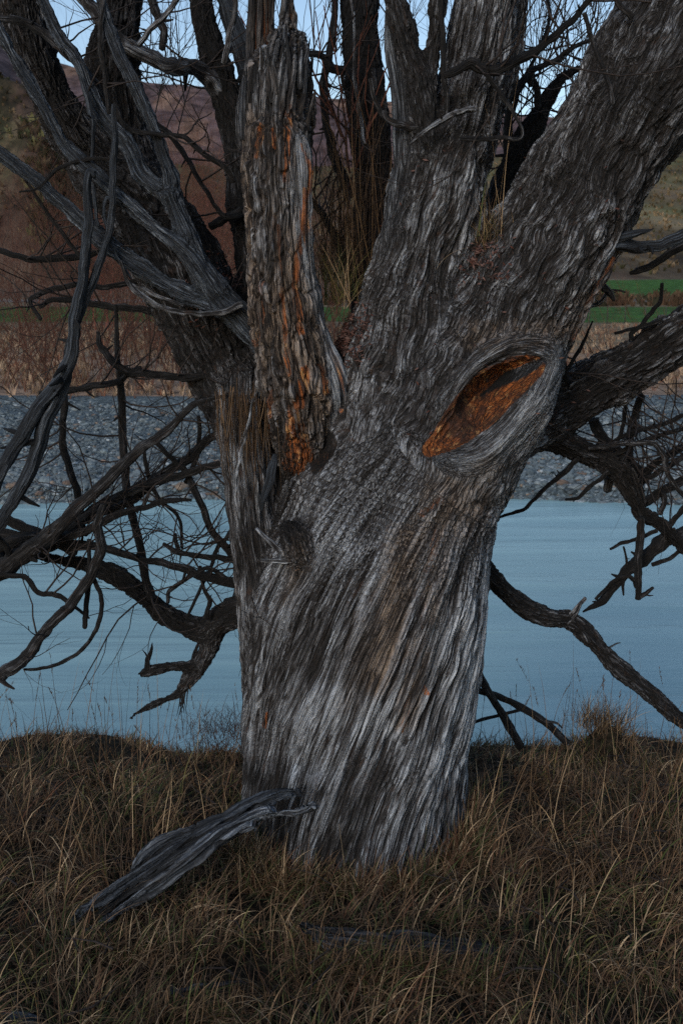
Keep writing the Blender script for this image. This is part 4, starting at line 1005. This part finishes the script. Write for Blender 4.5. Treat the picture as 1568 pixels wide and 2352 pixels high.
# ------------------------------------------------------------------ far shrubs, fence
def shrub(name, x, y, h, seed, mat, label, cat, group=None, stems=9, depth=3, spread=.4, r=.018):
    rg = np.random.default_rng(seed); sg = []
    for _ in range(stems):
        grow(sg, np.array([rg.normal(0, .12) * h * .4, rg.normal(0, .08) * h, 0]), np.array([rg.normal(0, spread), rg.normal(0, spread * .5), 1]), h * rg.uniform(.65, 1.05), r * h / 3 * rg.uniform(.6, 1.2), depth, .03, .10, rg, .75, 4, 7)
    b = tubes_fast(sg, 3); o = b.build(name, mat); o.location = (x, y, float(zfar(np.array([[x]]), np.array([[y]]))[0, 0]) - .05)
    return tag(o, label, cat, group)
def gx(px, y): return (px - 784) / F * y * 1.005
SH = [(30,27.5,4.6),(110,28.5,4.2),(180,27,4.9),(255,29,5.0),(330,28,4.6),(400,30,5.2),(440,33,4.6),(-60,29,4.5),(60,33,4.3),(300,34,5.0),(150,31,5.4),(225,36,5.6),(-20,36,5.6),(365,36,5.4),(90,40,6.2)]
ORD = ['first', 'second', 'third', 'fourth', 'fifth', 'sixth', 'seventh', 'eighth', 'ninth', 'tenth', 'eleventh', 'twelfth', 'thirteenth', 'fourteenth', 'fifteenth', 'sixteenth']
rank = {p: ORD[k] for k, p in enumerate(sorted(p[0] for p in SH))}
for i, (px, y, h) in enumerate(SH):
    shrub('bare_shrub', gx(px, y), y, h * 1.25, 100 + i, M['shrub'], f'leafless brown willow shrub on the far bank, {rank[px]} from the left in its row', 'shrub', 'leafless willow shrubs across the river', stems=9, depth=3, r=.010)
SB_ = [(740,40,6.5),(790,44,6.0),(700,48,6.5),(460,46,7.5),(500,50,8.5),(380,48,8),(300,52,8.5),(560,48,7),(430,42,6.6),(480,44,7.2),(350,44,7),(820,46,6.4),(720,52,7.5)]
rank = {p: ORD[k] for k, p in enumerate(sorted(p[0] for p in SB_))}
for i, (px, y, h) in enumerate(SB_):
    shrub('bare_shrub', gx(px, y), y, h * 1.35, 140 + i, M['shrub'], f'leafless brown willow bush on the dry flat behind the trunk, {rank[px]} from the left', 'shrub', 'leafless willow bushes behind the trunk', stems=12, depth=3, r=.009)
for i, (px, y, h) in enumerate([(470,58,8.5),(512,62,9.5),(250,60,7.2),(545,60,8.0)]):
    shrub('red_shrub', gx(px, y), y, h, 160 + i, M['red_shrub'], ['red stemmed bare shrub on the far flat, just left of the dark back limb', 'tallest red stemmed shrub, close left of the broken stem', 'red stemmed shrub far left behind the hanging grey branches', 'red stemmed shrub hidden behind the broken stem'][i], 'shrub', 'red stemmed shrubs on the far flat', stems=11, depth=3, spread=.22, r=.010)
for i, (px, y, h, lab) in enumerate([(1395,34,3.4,'small leafless shrub beside the right limb above the green field'),(1290,30,2.2,'tiny bare shrub on straw flat under the big limb'),(1500,38,5.0,'leafless twiggy shrub at the right edge before the green field'),(1540,33,3.2,'low bare shrub at far right edge')]):
    shrub('bare_shrub', gx(px, y), y, h, 180 + i, M['shrub'], lab, 'shrub', stems=4, depth=3, r=.012)

fence = empty('wire_fence', (0, 69.5, float(zfar(np.array([[0.]]), np.array([[69.5]]))[0, 0])), 'thin wire fence with slender posts along the near edge of the green field', 'fence')
fz = lambda x, y: float(zfar(np.array([[x]]), np.array([[y]]))[0, 0])
for k, px in enumerate([4, 26, 200, 290, 1300, 1339, 1379, 1419, 1464, 1510, 1556]):
    x = gx(px, 69.5); b = Buf(); z = fz(x, 69.5)
    tube(b, np.array([[x, 69.5, z - .1], [x + .02, 69.5, z + .6], [x, 69.5, z + 1.15]]), np.array([.035, .035, .03]), 6, k, tone=.2)
    b.build('post', M['post'], fence)
for hh in (.35, .7, 1.05):
    b = Buf()
    for x0, x1 in ((gx(-40, 69.5), gx(330, 69.5)), (gx(1290, 69.5), gx(1620, 69.5))):
        X = np.linspace(x0, x1, 24); P = np.stack([X, 0 * X + 69.5, [fz(x, 69.5) + hh for x in X]], -1)
        bb_ = tubes_fast([(P, np.full(24, .006))], 3); b.add(np.vstack(bb_.v), np.vstack(bb_.q))
    b.build('wire', M['post'], fence)
# ------------------------------------------------------------------ fallen wood
def log_obj(name, limbs, lo, hi, label, cat='log', seed=200, h=.009, amp=.016, parts=None):
    V, N, Q = build_sdf(limbs, lo, hi, h, None, 2, 1)
    Hh, RC, TN, BA, bq, own, _, HC = relief(V, N, limbs, seed=seed, spread=.008)
    Vd = V + N * (amp * (Hh - .6) - .020 * sstep(.2, .5, fbm(bq * [34, 34, 7], seed + 8, 3)) + .004 * fbm(V * 14, seed, 3))[:, None]
    wd = .0 * sstep(.1, .5, fbm(bq * [20, 20, 6], seed + 3, 3)) * sstep(-.1, -.6, N[:, 2])
    o = mk(name, Vd, Q, M['bark'], None, {'bq': bq, 'ba': np.stack([HC, RC, TN], -1), 'bb': np.stack([wd, 0 * wd, BA], -1)})
    return tag(o, label, cat)
g_ = dict(kind='bare', amp=1.0, sc=1.0)
LG = [
 Limb('a', [(150,2125,2.40,6),(250,2055,2.42,10),(330,2003,2.45,13),(400,1957,2.47,16),(470,1913,2.49,19),(540,1872,2.52,19),(600,1838,2.55,17),(650,1820,2.57,10),(690,1819,2.58,6)], k=.008, tone=.36, bare=.9, **g_),
 Limb('b', [(190,2150,2.36,6),(270,2095,2.38,8),(350,2038,2.40,12),(420,1985,2.41,18),(480,1940,2.43,17),(530,1905,2.46,16),(590,1878,2.49,16),(640,1868,2.50,10),(690,1862,2.50,9),(724,1850,2.50,6)], k=.008, tone=.5, bare=.75, **g_),
 Limb('c', [(230,2105,2.42,8),(300,2056,2.44,12),(380,2002,2.45,18),(450,1955,2.47,18),(520,1912,2.49,13),(580,1890,2.52,12)], k=.012, tone=.14, bare=.5, **g_),
 Limb('d', [(300,2010,2.46,8),(345,1960,2.48,14),(400,1925,2.49,14),(450,1905,2.5,9)], k=.008, tone=.4, bare=.8, **g_),
]
log_obj('fallen_branch', LG, (-.75, 2.25, -.25), (0.02, 2.75, .42), 'weathered split dead branch lying in the grass and leaning on the trunk foot', 'branch', 210, amp=.026)
L2_ = [Limb('a', [(690,2128,2.33,8),(740,2150,2.31,18),(800,2160,2.30,27),(880,2172,2.29,31),(960,2180,2.28,31),(1050,2186,2.27,28),(1120,2194,2.27,22),(1150,2216,2.27,12)], k=.01, tone=.3, bare=.7, **g_),
       Limb('b', [(720,2155,2.28,6),(770,2180,2.27,11),(850,2205,2.26,12),(900,2215,2.26,6)], k=.01, tone=.45, bare=.9, **g_)]
log_obj('fallen_log', L2_, (-.2, 2.1, -.25), (.5, 2.5, .2), 'dark half buried log in the grass right of the middle foreground', 'log', 230)
L3_ = [Limb('a', [(318,2310,2.11,3),(370,2290,2.12,6),(430,2274,2.13,8),(500,2262,2.14,7),(560,2252,2.15,3)], k=.01, tone=.28, bare=.9, **g_)]
log_obj('fallen_branch', L3_, (-.55, 1.95, -.2), (-.12, 2.35, .2), 'short grey stick half hidden in grass near the bottom left', 'branch', 240, amp=.008)
L4_ = [Limb('a', [(-60,2345,2.03,10),(0,2346,2.03,16),(60,2343,2.04,15),(95,2348,2.04,6)], k=.01, tone=.5, bare=.9, **g_)]
log_obj('fallen_branch', L4_, (-.9, 1.85, -.2), (-.5, 2.25, .2), 'grey bleached stick at the very bottom left corner', 'branch', 250, amp=.008)

def stick(pts, label, kids=()):
    P, R = wl(pts, 8); b = Buf(); tube(b, P, R, 10, int(pts[0][0]), .2, .1, 90, tone=.28, lumps=.15)
    o = b.build('dead_stick', M['bark']); tag(o, label, 'stick')
    for kp in kids:
        P, R = wl(kp, 8); b = Buf(); tube(b, P, R, 8, int(kp[0][0]), .2, 0, 90, tone=.25, lumps=.1); b.build('side_branch', M['bark'], o)
stick([(1085,1510,3.40,8),(1110,1570,3.43,9),(1140,1620,3.47,9),(1170,1670,3.5,10),(1195,1715,3.52,10)], 'dark straight dead stick leaning against the right side of the trunk')
stick([(1060,1570,3.44,5),(1095,1585,3.46,7),(1150,1602,3.5,8),(1205,1630,3.52,9),(1255,1662,3.54,9),(1300,1706,3.56,9)], 'forked dead stick arching down into the bank right of the trunk',
      [[(1060,1672,3.46,3),(1100,1655,3.47,4),(1150,1642,3.48,4),(1195,1630,3.5,4)], [(1240,1655,3.53,4),(1275,1660,3.53,3),(1290,1672,3.54,1.5)]])

# ------------------------------------------------------------------ grass
rg = np.random.default_rng(77)
PAL = np.array([[.135, .084, .045], [.088, .052, .028], [.29, .205, .12], [.040, .025, .016], [.040, .050, .015], [.022, .029, .010], [.090, .080, .027], [.08, .036, .019]])
def blades(X, Y, Z, L, lean, az, curv, wid, col, K=6, twist=.5, tipc=1.0):
    n = len(X); V = np.zeros((n, K + 1, 2, 3), np.float32); p = np.stack([X, Y, Z], -1).astype(float); th = lean.copy(); azz = az.copy()
    for k in range(K + 1):
        f = k / K; w = wid * (1 - f ** 2.2) * .5 + .00012
        side = np.stack([-np.sin(azz + twist), np.cos(azz + twist), 0 * azz], -1)
        V[:, k, 0] = p - side * w[:, None]; V[:, k, 1] = p + side * w[:, None]
        d = np.stack([np.sin(th) * np.cos(azz), np.sin(th) * np.sin(azz), np.cos(th)], -1); p = p + d * (L / K)[:, None]
        th = th + curv / K * (.4 + 1.2 * f); azz = azz + rg.normal(0, .05, n)
    V = V.reshape(-1, 3); b = (np.arange(n) * (K + 1) * 2)[:, None]; k = (np.arange(K) * 2)[None]
    Q = np.stack([b + k, b + k + 1, b + k + 3, b + k + 2], -1).reshape(-1, 4)
    return V, Q, np.repeat(col, (K + 1) * 2, 0)
def scatter(n, y0, y1, half):
    y = rg.uniform(y0, y1, n) if y0 <= 0 else rg.uniform(y0 ** .6, y1 ** .6, n) ** (1 / .6)
    x = rg.uniform(-1, 1, n) * (np.maximum(y, .8) * half + .35); return x, y
B = Buf()
def patch(n, y0, y1, Lr, wr, greens, half=.40, leanm=.5, curvm=1.3, K=6):
    x, y = scatter(n, y0, y1, half)
    P = np.stack([x, y, 0 * x], -1)
    cl = perlin(P * 6, 90); c2 = perlin(P * 1.6, 91); c3 = perlin(P * 2.4 + 9, 92)
    keep = rg.random(n) < np.clip(.62 + .9 * cl, .08, 1)
    # clear the trunk and thin the ground right at its foot
    keep &= ~(((x - .045) / .33) ** 2 + ((y - 3.07) / .33) ** 2 < 1)
    x, y, cl, c2, c3 = x[keep], y[keep], cl[keep], c2[keep], c3[keep]; n = len(x); z = zg(x, y)
    k2 = z > -.55; x, y, cl, c2, c3, z = x[k2], y[k2], cl[k2], c2[k2], c3[k2], z[k2]; n = len(x)
    L = rg.uniform(*Lr, n) * (1 + .45 * c2) * (1 + .3 * cl)
    foot = np.exp(-(((x - .05) / .42) ** 2 + ((y - 2.66) / .16) ** 2)); L = L * (1 - .45 * foot) * (1 - .45 * np.exp(-(((x + .42) / .33) ** 2 + ((y - 2.36 - (x + .42) * .35) / .10) ** 2))) * (1 - .48 * sstep(3.0, 3.55, y))
    clump = np.arctan2(perlin(np.stack([x, y, 0 * x], -1) * 5, 93), perlin(np.stack([x, y, 0 * x], -1) * 5, 94))
    az = clump + rg.normal(0, 1.1, n); lean = np.abs(rg.normal(leanm, .35, n)); curv = rg.normal(curvm, .8, n)
    g = rg.random(n) < np.clip(greens + .35 * c3, .02, .8)
    ci = np.where(g, rg.choice([4, 5, 6], n, p=[.4, .3, .3]), rg.choice([0, 1, 2, 3, 7], n, p=[.30, .28, .10, .24, .08]))
    col = PAL[ci] * rg.uniform(.4, 1.85, (n, 1)) * (1 + .5 * cl[:, None]) * (1.08 + .5 * np.clip(perlin(np.stack([x * 1.9, y * 2.6, 0 * x], -1), 97), -.6, 1))[:, None]
    V, Q, c = blades(x, y, z - .01, L, lean, az, curv, rg.uniform(*wr, n), col, K); B.add(V, Q, col=c)
patch(62000, 1.55, 4.6, (.05, .14), (.0018, .0040), .24, leanm=.85, curvm=1.5)
patch(36000, 1.55, 4.4, (.10, .24), (.0018, .0038), .18, leanm=.6, curvm=2.2, K=8)
patch(2600, 1.6, 3.6, (.10, .2), (.0035, .0058), .12, leanm=.5, curvm=2.8, K=9)
patch(4200, 1.6, 4.2, (.20, .38), (.0016, .0030), .08, leanm=.5, curvm=1.6, K=9)
patch(34000, 3.25, 4.25, (.06, .13), (.002, .004), .16, leanm=.9, curvm=1.4, K=4)
patch(16000, -1.0, 1.55, (.08, .25), (.002, .004), .2, half=1.2)
# wider ground either side, for other views
x = np.concatenate([rg.uniform(-4.5, -1.7, 16000), rg.uniform(1.7, 4.5, 16000)]); y = rg.uniform(1.5, 4.2, 32000); z = zg(x, y); k = z > -.5
x, y, z = x[k], y[k], z[k]; n = len(x)
V, Q, c = blades(x, y, z, rg.uniform(.08, .26, n), np.abs(rg.normal(.6, .3, n)), rg.uniform(0, 6.28, n), rg.normal(1.3, .6, n), rg.uniform(.0015, .003, n), PAL[rg.choice(8, n, p=[.25, .22, .08, .18, .1, .06, .05, .06])], 5); B.add(V, Q, col=c)
tag(B.build('grass', M['grass']), kind='stuff')

# tall flowering stalks along the bank edge
B = Buf(); n = 210
x = np.concatenate([rg.uniform(-1.5, -.3, 120), rg.uniform(.42, 1.5, 90)]); y = rg.uniform(2.7, 3.75, n); z = zg(x, y)
x = np.concatenate([x, rg.uniform(-1.0, 1.0, 46)]); y = np.concatenate([y, rg.uniform(1.8, 2.6, 46)]); z = np.concatenate([z, zg(x[-46:], y[-46:])]); n = len(x)
L = rg.uniform(.22, .50, n); az = rg.uniform(0, 6.28, n); lean = np.abs(rg.normal(.12, .14, n)); curv = np.abs(rg.normal(.25, .35, n))
L[-46:] *= .75; lean[-46:] += .35
col = PAL[rg.choice([0, 2, 1], n)] * rg.uniform(.7, 1.1, (n, 1))
V, Q, c = blades(x, y, z, L, lean, az, curv, np.full(n, .0024), col, 10); B.add(V, Q, col=c)
Vr = V.reshape(n, 11, 2, 3).mean(2)
for i in range(n):
    if rg.random() < .55:
        t0 = Vr[i, -3]; t1 = Vr[i, -1]; m = 26; f = rg.random(m); P = t0 + (t1 - t0) * f[:, None] * 1.1
        V, Q, c = blades(P[:, 0], P[:, 1], P[:, 2], rg.uniform(.006, .016, m), rg.uniform(.1, .7, m), rg.uniform(0, 6.28, m), rg.uniform(0, .6, m), rg.uniform(.0012, .0024, m), np.tile(PAL[1] * .9, (m, 1)), 2)
        B.add(V, Q, col=c)
tag(B.build('tall_grass', M['grass']), 'tall thin dry grass stalks with feathery seed heads', None, None, 'stuff')

def tuft(px, py, Y, n, Lr, spread, lab, leanm=.35, curvm=.7, pal=(0, 1, 2, 6), down=False, wid=.0018, name='grass_tuft', r=.03, azm=None):
    c0 = un(px, py, Y); b = Buf()
    x = c0[0] + rg.normal(0, r, n); y = c0[1] + rg.normal(0, r * .6, n); z = c0[2] + rg.normal(0, r * .4, n)
    lean = np.abs(rg.normal(leanm, spread, n)); az = rg.uniform(0, 6.28, n) if azm is None else rg.normal(azm, .7, n)
    if down: lean = math.pi - np.abs(rg.normal(.12, .12, n)); curv = rg.normal(0, .15, n)
    else: curv = rg.normal(curvm, .5, n)
    V, Q, c = blades(x, y, z, rg.uniform(*Lr, n), lean, az, curv, np.full(n, wid), PAL[rg.choice(list(pal), n)] * rg.uniform(.6, 1.2, (n, 1)), 8); b.add(V, Q, col=c)
    return tag(b.build(name, M['grass']), lab, 'grass tuft')
tuft(775, 690, 2.98, 130, (.08, .22), .35, 'green and straw grass tuft growing in the crotch beside the broken stem', pal=(0, 2, 6, 6, 4))
tuft(815, 640, 3.15, 200, (.2, .62), .16, 'tall dry brown grass stems standing between the broken stem and the centre limb', leanm=.15, curvm=.25, pal=(0, 1, 3, 3), r=.045)
tuft(760, 640, 3.2, 70, (.2, .45), .2, 'wispy straw grass behind the broken stem above the crotch', leanm=.18, curvm=.3, pal=(0, 1, 3), r=.03)
tuft(1125, 560, 2.93, 120, (.06, .2), .5, 'straw and green grass tuft in the crotch of the big right limb', pal=(0, 2, 1, 6), leanm=.6, curvm=.8)
tuft(1150, 545, 2.90, 14, (.12, .24), .25, 'bright green blades rising from the big limb crotch', pal=(4, 6), leanm=.5, wid=.003, azm=0.2)
tuft(1140, 560, 2.90, 3, (.46, .5), .02, 'single tall straw stalk in front of the centre limb', pal=(2, 2), leanm=.02, curvm=.05, r=.006, wid=.0026)
tuft(556, 905, 2.90, 150, (.10, .30), .1, 'long dry brown grass hanging down from the left fork', pal=(0, 1, 3), down=True, r=.035)
tuft(1375, 1668, 3.58, 420, (.06, .16), .5, 'domed dry grass hummock on the bank edge at the right', pal=(0, 1, 2, 3), leanm=.5, curvm=1.0, r=.05)
tuft(515, 1690, 3.60, 480, (.06, .16), .6, 'rusty brown grass hummock on the bank left of the trunk', pal=(1, 3, 7, 7), leanm=.9, curvm=1.2, r=.08)

# leaf litter caught in the crotches
def litter(cnt, box, lab, ymax=3.2):
    px, py = proj(TRUNK_V); m = np.nonzero((px > box[0]) & (px < box[2]) & (py > box[1]) & (py < box[3]) & (TRUNK_V[:, 1] < ymax) & (TRUNK_N[:, 1] < .2))[0]
    if len(m) < 20: print('litter none', box); return
    cx, cy = (box[0] + box[2]) / 2, (box[1] + box[3]) / 2; rr = ((px[m] - cx) / (box[2] - box[0]) * 2) ** 2 + ((py[m] - cy) / (box[3] - box[1]) * 2) ** 2
    pr = np.exp(-rr * 2.2) * (.15 + sstep(-.2, .5, perlin(TRUNK_V[m] * 30, 3))) if cnt > 200 else np.ones(len(m)); pr = pr / pr.sum()
    k = rg.choice(m, cnt, p=pr); P = TRUNK_V[k] + TRUNK_N[k] * rg.uniform(.004, .016, (cnt, 1)); az = rg.uniform(0, 6.28, cnt); tl = rg.uniform(-.6, .6, cnt)
    L = rg.uniform(.004, .010, cnt); d = np.stack([np.cos(az), .3 * np.sin(az), np.sin(az) * .8 + tl * .3], -1); w = np.cross(d, TRUNK_N[k]); w /= np.linalg.norm(w, axis=1)[:, None] + 1e-9
    V = np.stack([P - d * L[:, None], P + w * L[:, None] * .3 + TRUNK_N[k] * .002, P + d * L[:, None], P - w * L[:, None] * .3], 1).reshape(-1, 3)
    Q = np.arange(cnt * 4).reshape(-1, 4)
    pal = np.array([[.06, .022, .015], [.035, .016, .012], [.10, .055, .045], [.022, .013, .011]])
    tag(mk('leaf_litter', V, Q, M['leaf'], None, {'col': np.repeat(pal[rg.choice(4, cnt)], 4, 0)}), lab, None, None, 'stuff')
litter(900, (745, 690, 860, 850), 'red-brown leaf litter packed in the central crotch')
litter(230, (1040, 540, 1200, 660), 'red-brown leaves on top of the big limb')
litter(240, (400, 560, 560, 760), 'dull fallen leaves lodged along the left limb', 3.4)
# ragged grass standing in front of the logs and the trunk foot
def ragged(pts, n, Lr, r, pal, lean=.5):
    global B
    k = rg.integers(0, len(pts) - 1, n); f = rg.random(n); P = np.array([un(*p) for p in pts]); Q_ = P[k] + (P[k + 1] - P[k]) * f[:, None]
    x = Q_[:, 0] + rg.normal(0, r, n); y = Q_[:, 1] + rg.normal(0, r * .5, n); z = zg(x, y)
    V, Q, c = blades(x, y, z, rg.uniform(*Lr, n), np.abs(rg.normal(lean, .35, n)), rg.uniform(0, 6.28, n), rg.normal(1.2, .8, n), rg.uniform(.0018, .0036, n), PAL[rg.choice(pal, n)] * rg.uniform(.7, 1.7, (n, 1)), 7); b = Buf(); b.add(V, Q, col=c)
    return tag(b.build('grass_fringe', M['grass']), kind='stuff')
ragged([(560,1960,2.66),(700,2010,2.64),(850,2020,2.64),(1000,2000,2.68),(1080,1930,2.85)], 2000, (.05, .17), .035, [0, 1, 2, 4, 7])
ragged([(540,1900,2.85),(570,1950,2.74),(640,1990,2.69)], 700, (.08, .2), .03, [0, 1, 2, 4, 7], .3)
ragged([(1040,1950,2.76),(1075,1900,2.9),(1085,1850,3.05)], 900, (.10, .24), .03, [0, 1, 2, 4, 7], .3)
ragged([(180,2140,2.30),(330,2080,2.32),(450,2020,2.35)], 600, (.05, .16), .035, [0, 1, 2, 4, 3])
ragged([(700,2215,2.22),(900,2245,2.2),(1130,2240,2.2)], 1500, (.05, .17), .03, [0, 1, 3, 4])
ragged([(330,2320,2.06),(560,2290,2.08)], 500, (.05, .14), .02, [0, 1, 3, 4])
bb2 = Buf()
for j in range(150):        # short fallen twigs lying in the turf
    x = rg.uniform(-1.3, 1.3); y = rg.uniform(1.75, 3.4); a = rg.uniform(0, 3.14); l = rg.uniform(.04, .16); z = float(zg(np.array([x]), np.array([y]))[0]) + rg.uniform(.02, .09)
    P = np.array([[x, y, z], [x + l * .5 * math.cos(a), y + l * .5 * math.sin(a), z + rg.uniform(-.01, .02)], [x + l * math.cos(a + .2), y + l * math.sin(a + .2), z + rg.uniform(-.02, .03)]])
    q = tubes_fast([(P, np.array([.0028, .0024, .0012]) * rg.uniform(.6, 1.3))], 5); bb2.add(np.vstack(q.v), np.vstack(q.q))
tag(bb2.build('fallen_twigs', M['twig']), kind='stuff')
litter(120, (860, 300, 1500, 1000), 'stray rusty leaves stuck in the bark')
# ------------------------------------------------------------------ camera, light
cam = bpy.data.cameras.new('camera'); co = bpy.data.objects.new('camera', cam); C.objects.link(co)
cam.sensor_fit = 'VERTICAL'; cam.sensor_height = 36; cam.lens = 36 * F / 2352; cam.clip_end = 8000; cam.clip_start = .05
co.location = (0, 0, ZC); co.rotation_euler = (math.pi / 2 - A, 0, 0)
cam.dof.use_dof = True; cam.dof.focus_distance = 2.9; cam.dof.aperture_fstop = 9
sc = bpy.context.scene; sc.camera = co
w = bpy.data.worlds.new('World'); sc.world = w; w.use_nodes = True
nt = w.node_tree; bg = nt.nodes['Background']; sky = nt.nodes.new('ShaderNodeTexSky'); sky.sky_type = 'NISHITA'; sky.sun_disc = False
EL, RO = math.radians(24), math.radians(205)
sky.sun_elevation = EL; sky.sun_rotation = RO; sky.air_density = 1.0; sky.dust_density = .6; sky.ozone_density = 1.0
nt.links.new(sky.outputs[0], bg.inputs[0]); bg.inputs[1].default_value = .085
sl = bpy.data.lights.new('sun', 'SUN'); sl.energy = .9; sl.angle = math.radians(18); sl.color = (1, .96, .92)
so = bpy.data.objects.new('sun', sl); C.objects.link(so)
dv = Vector((math.sin(RO) * math.cos(EL), math.cos(RO) * math.cos(EL), math.sin(EL)))
so.rotation_euler = dv.to_track_quat('Z', 'Y').to_euler(); so.location = (0, 0, 20)
sc.view_settings.view_transform = 'Standard'; sc.view_settings.look = 'None'; sc.view_settings.gamma = 1; sc.view_settings.exposure = 0.84
sc.cycles.max_bounces = 6; sc.cycles.use_denoising = False

sc.cycles.use_adaptive_sampling = False
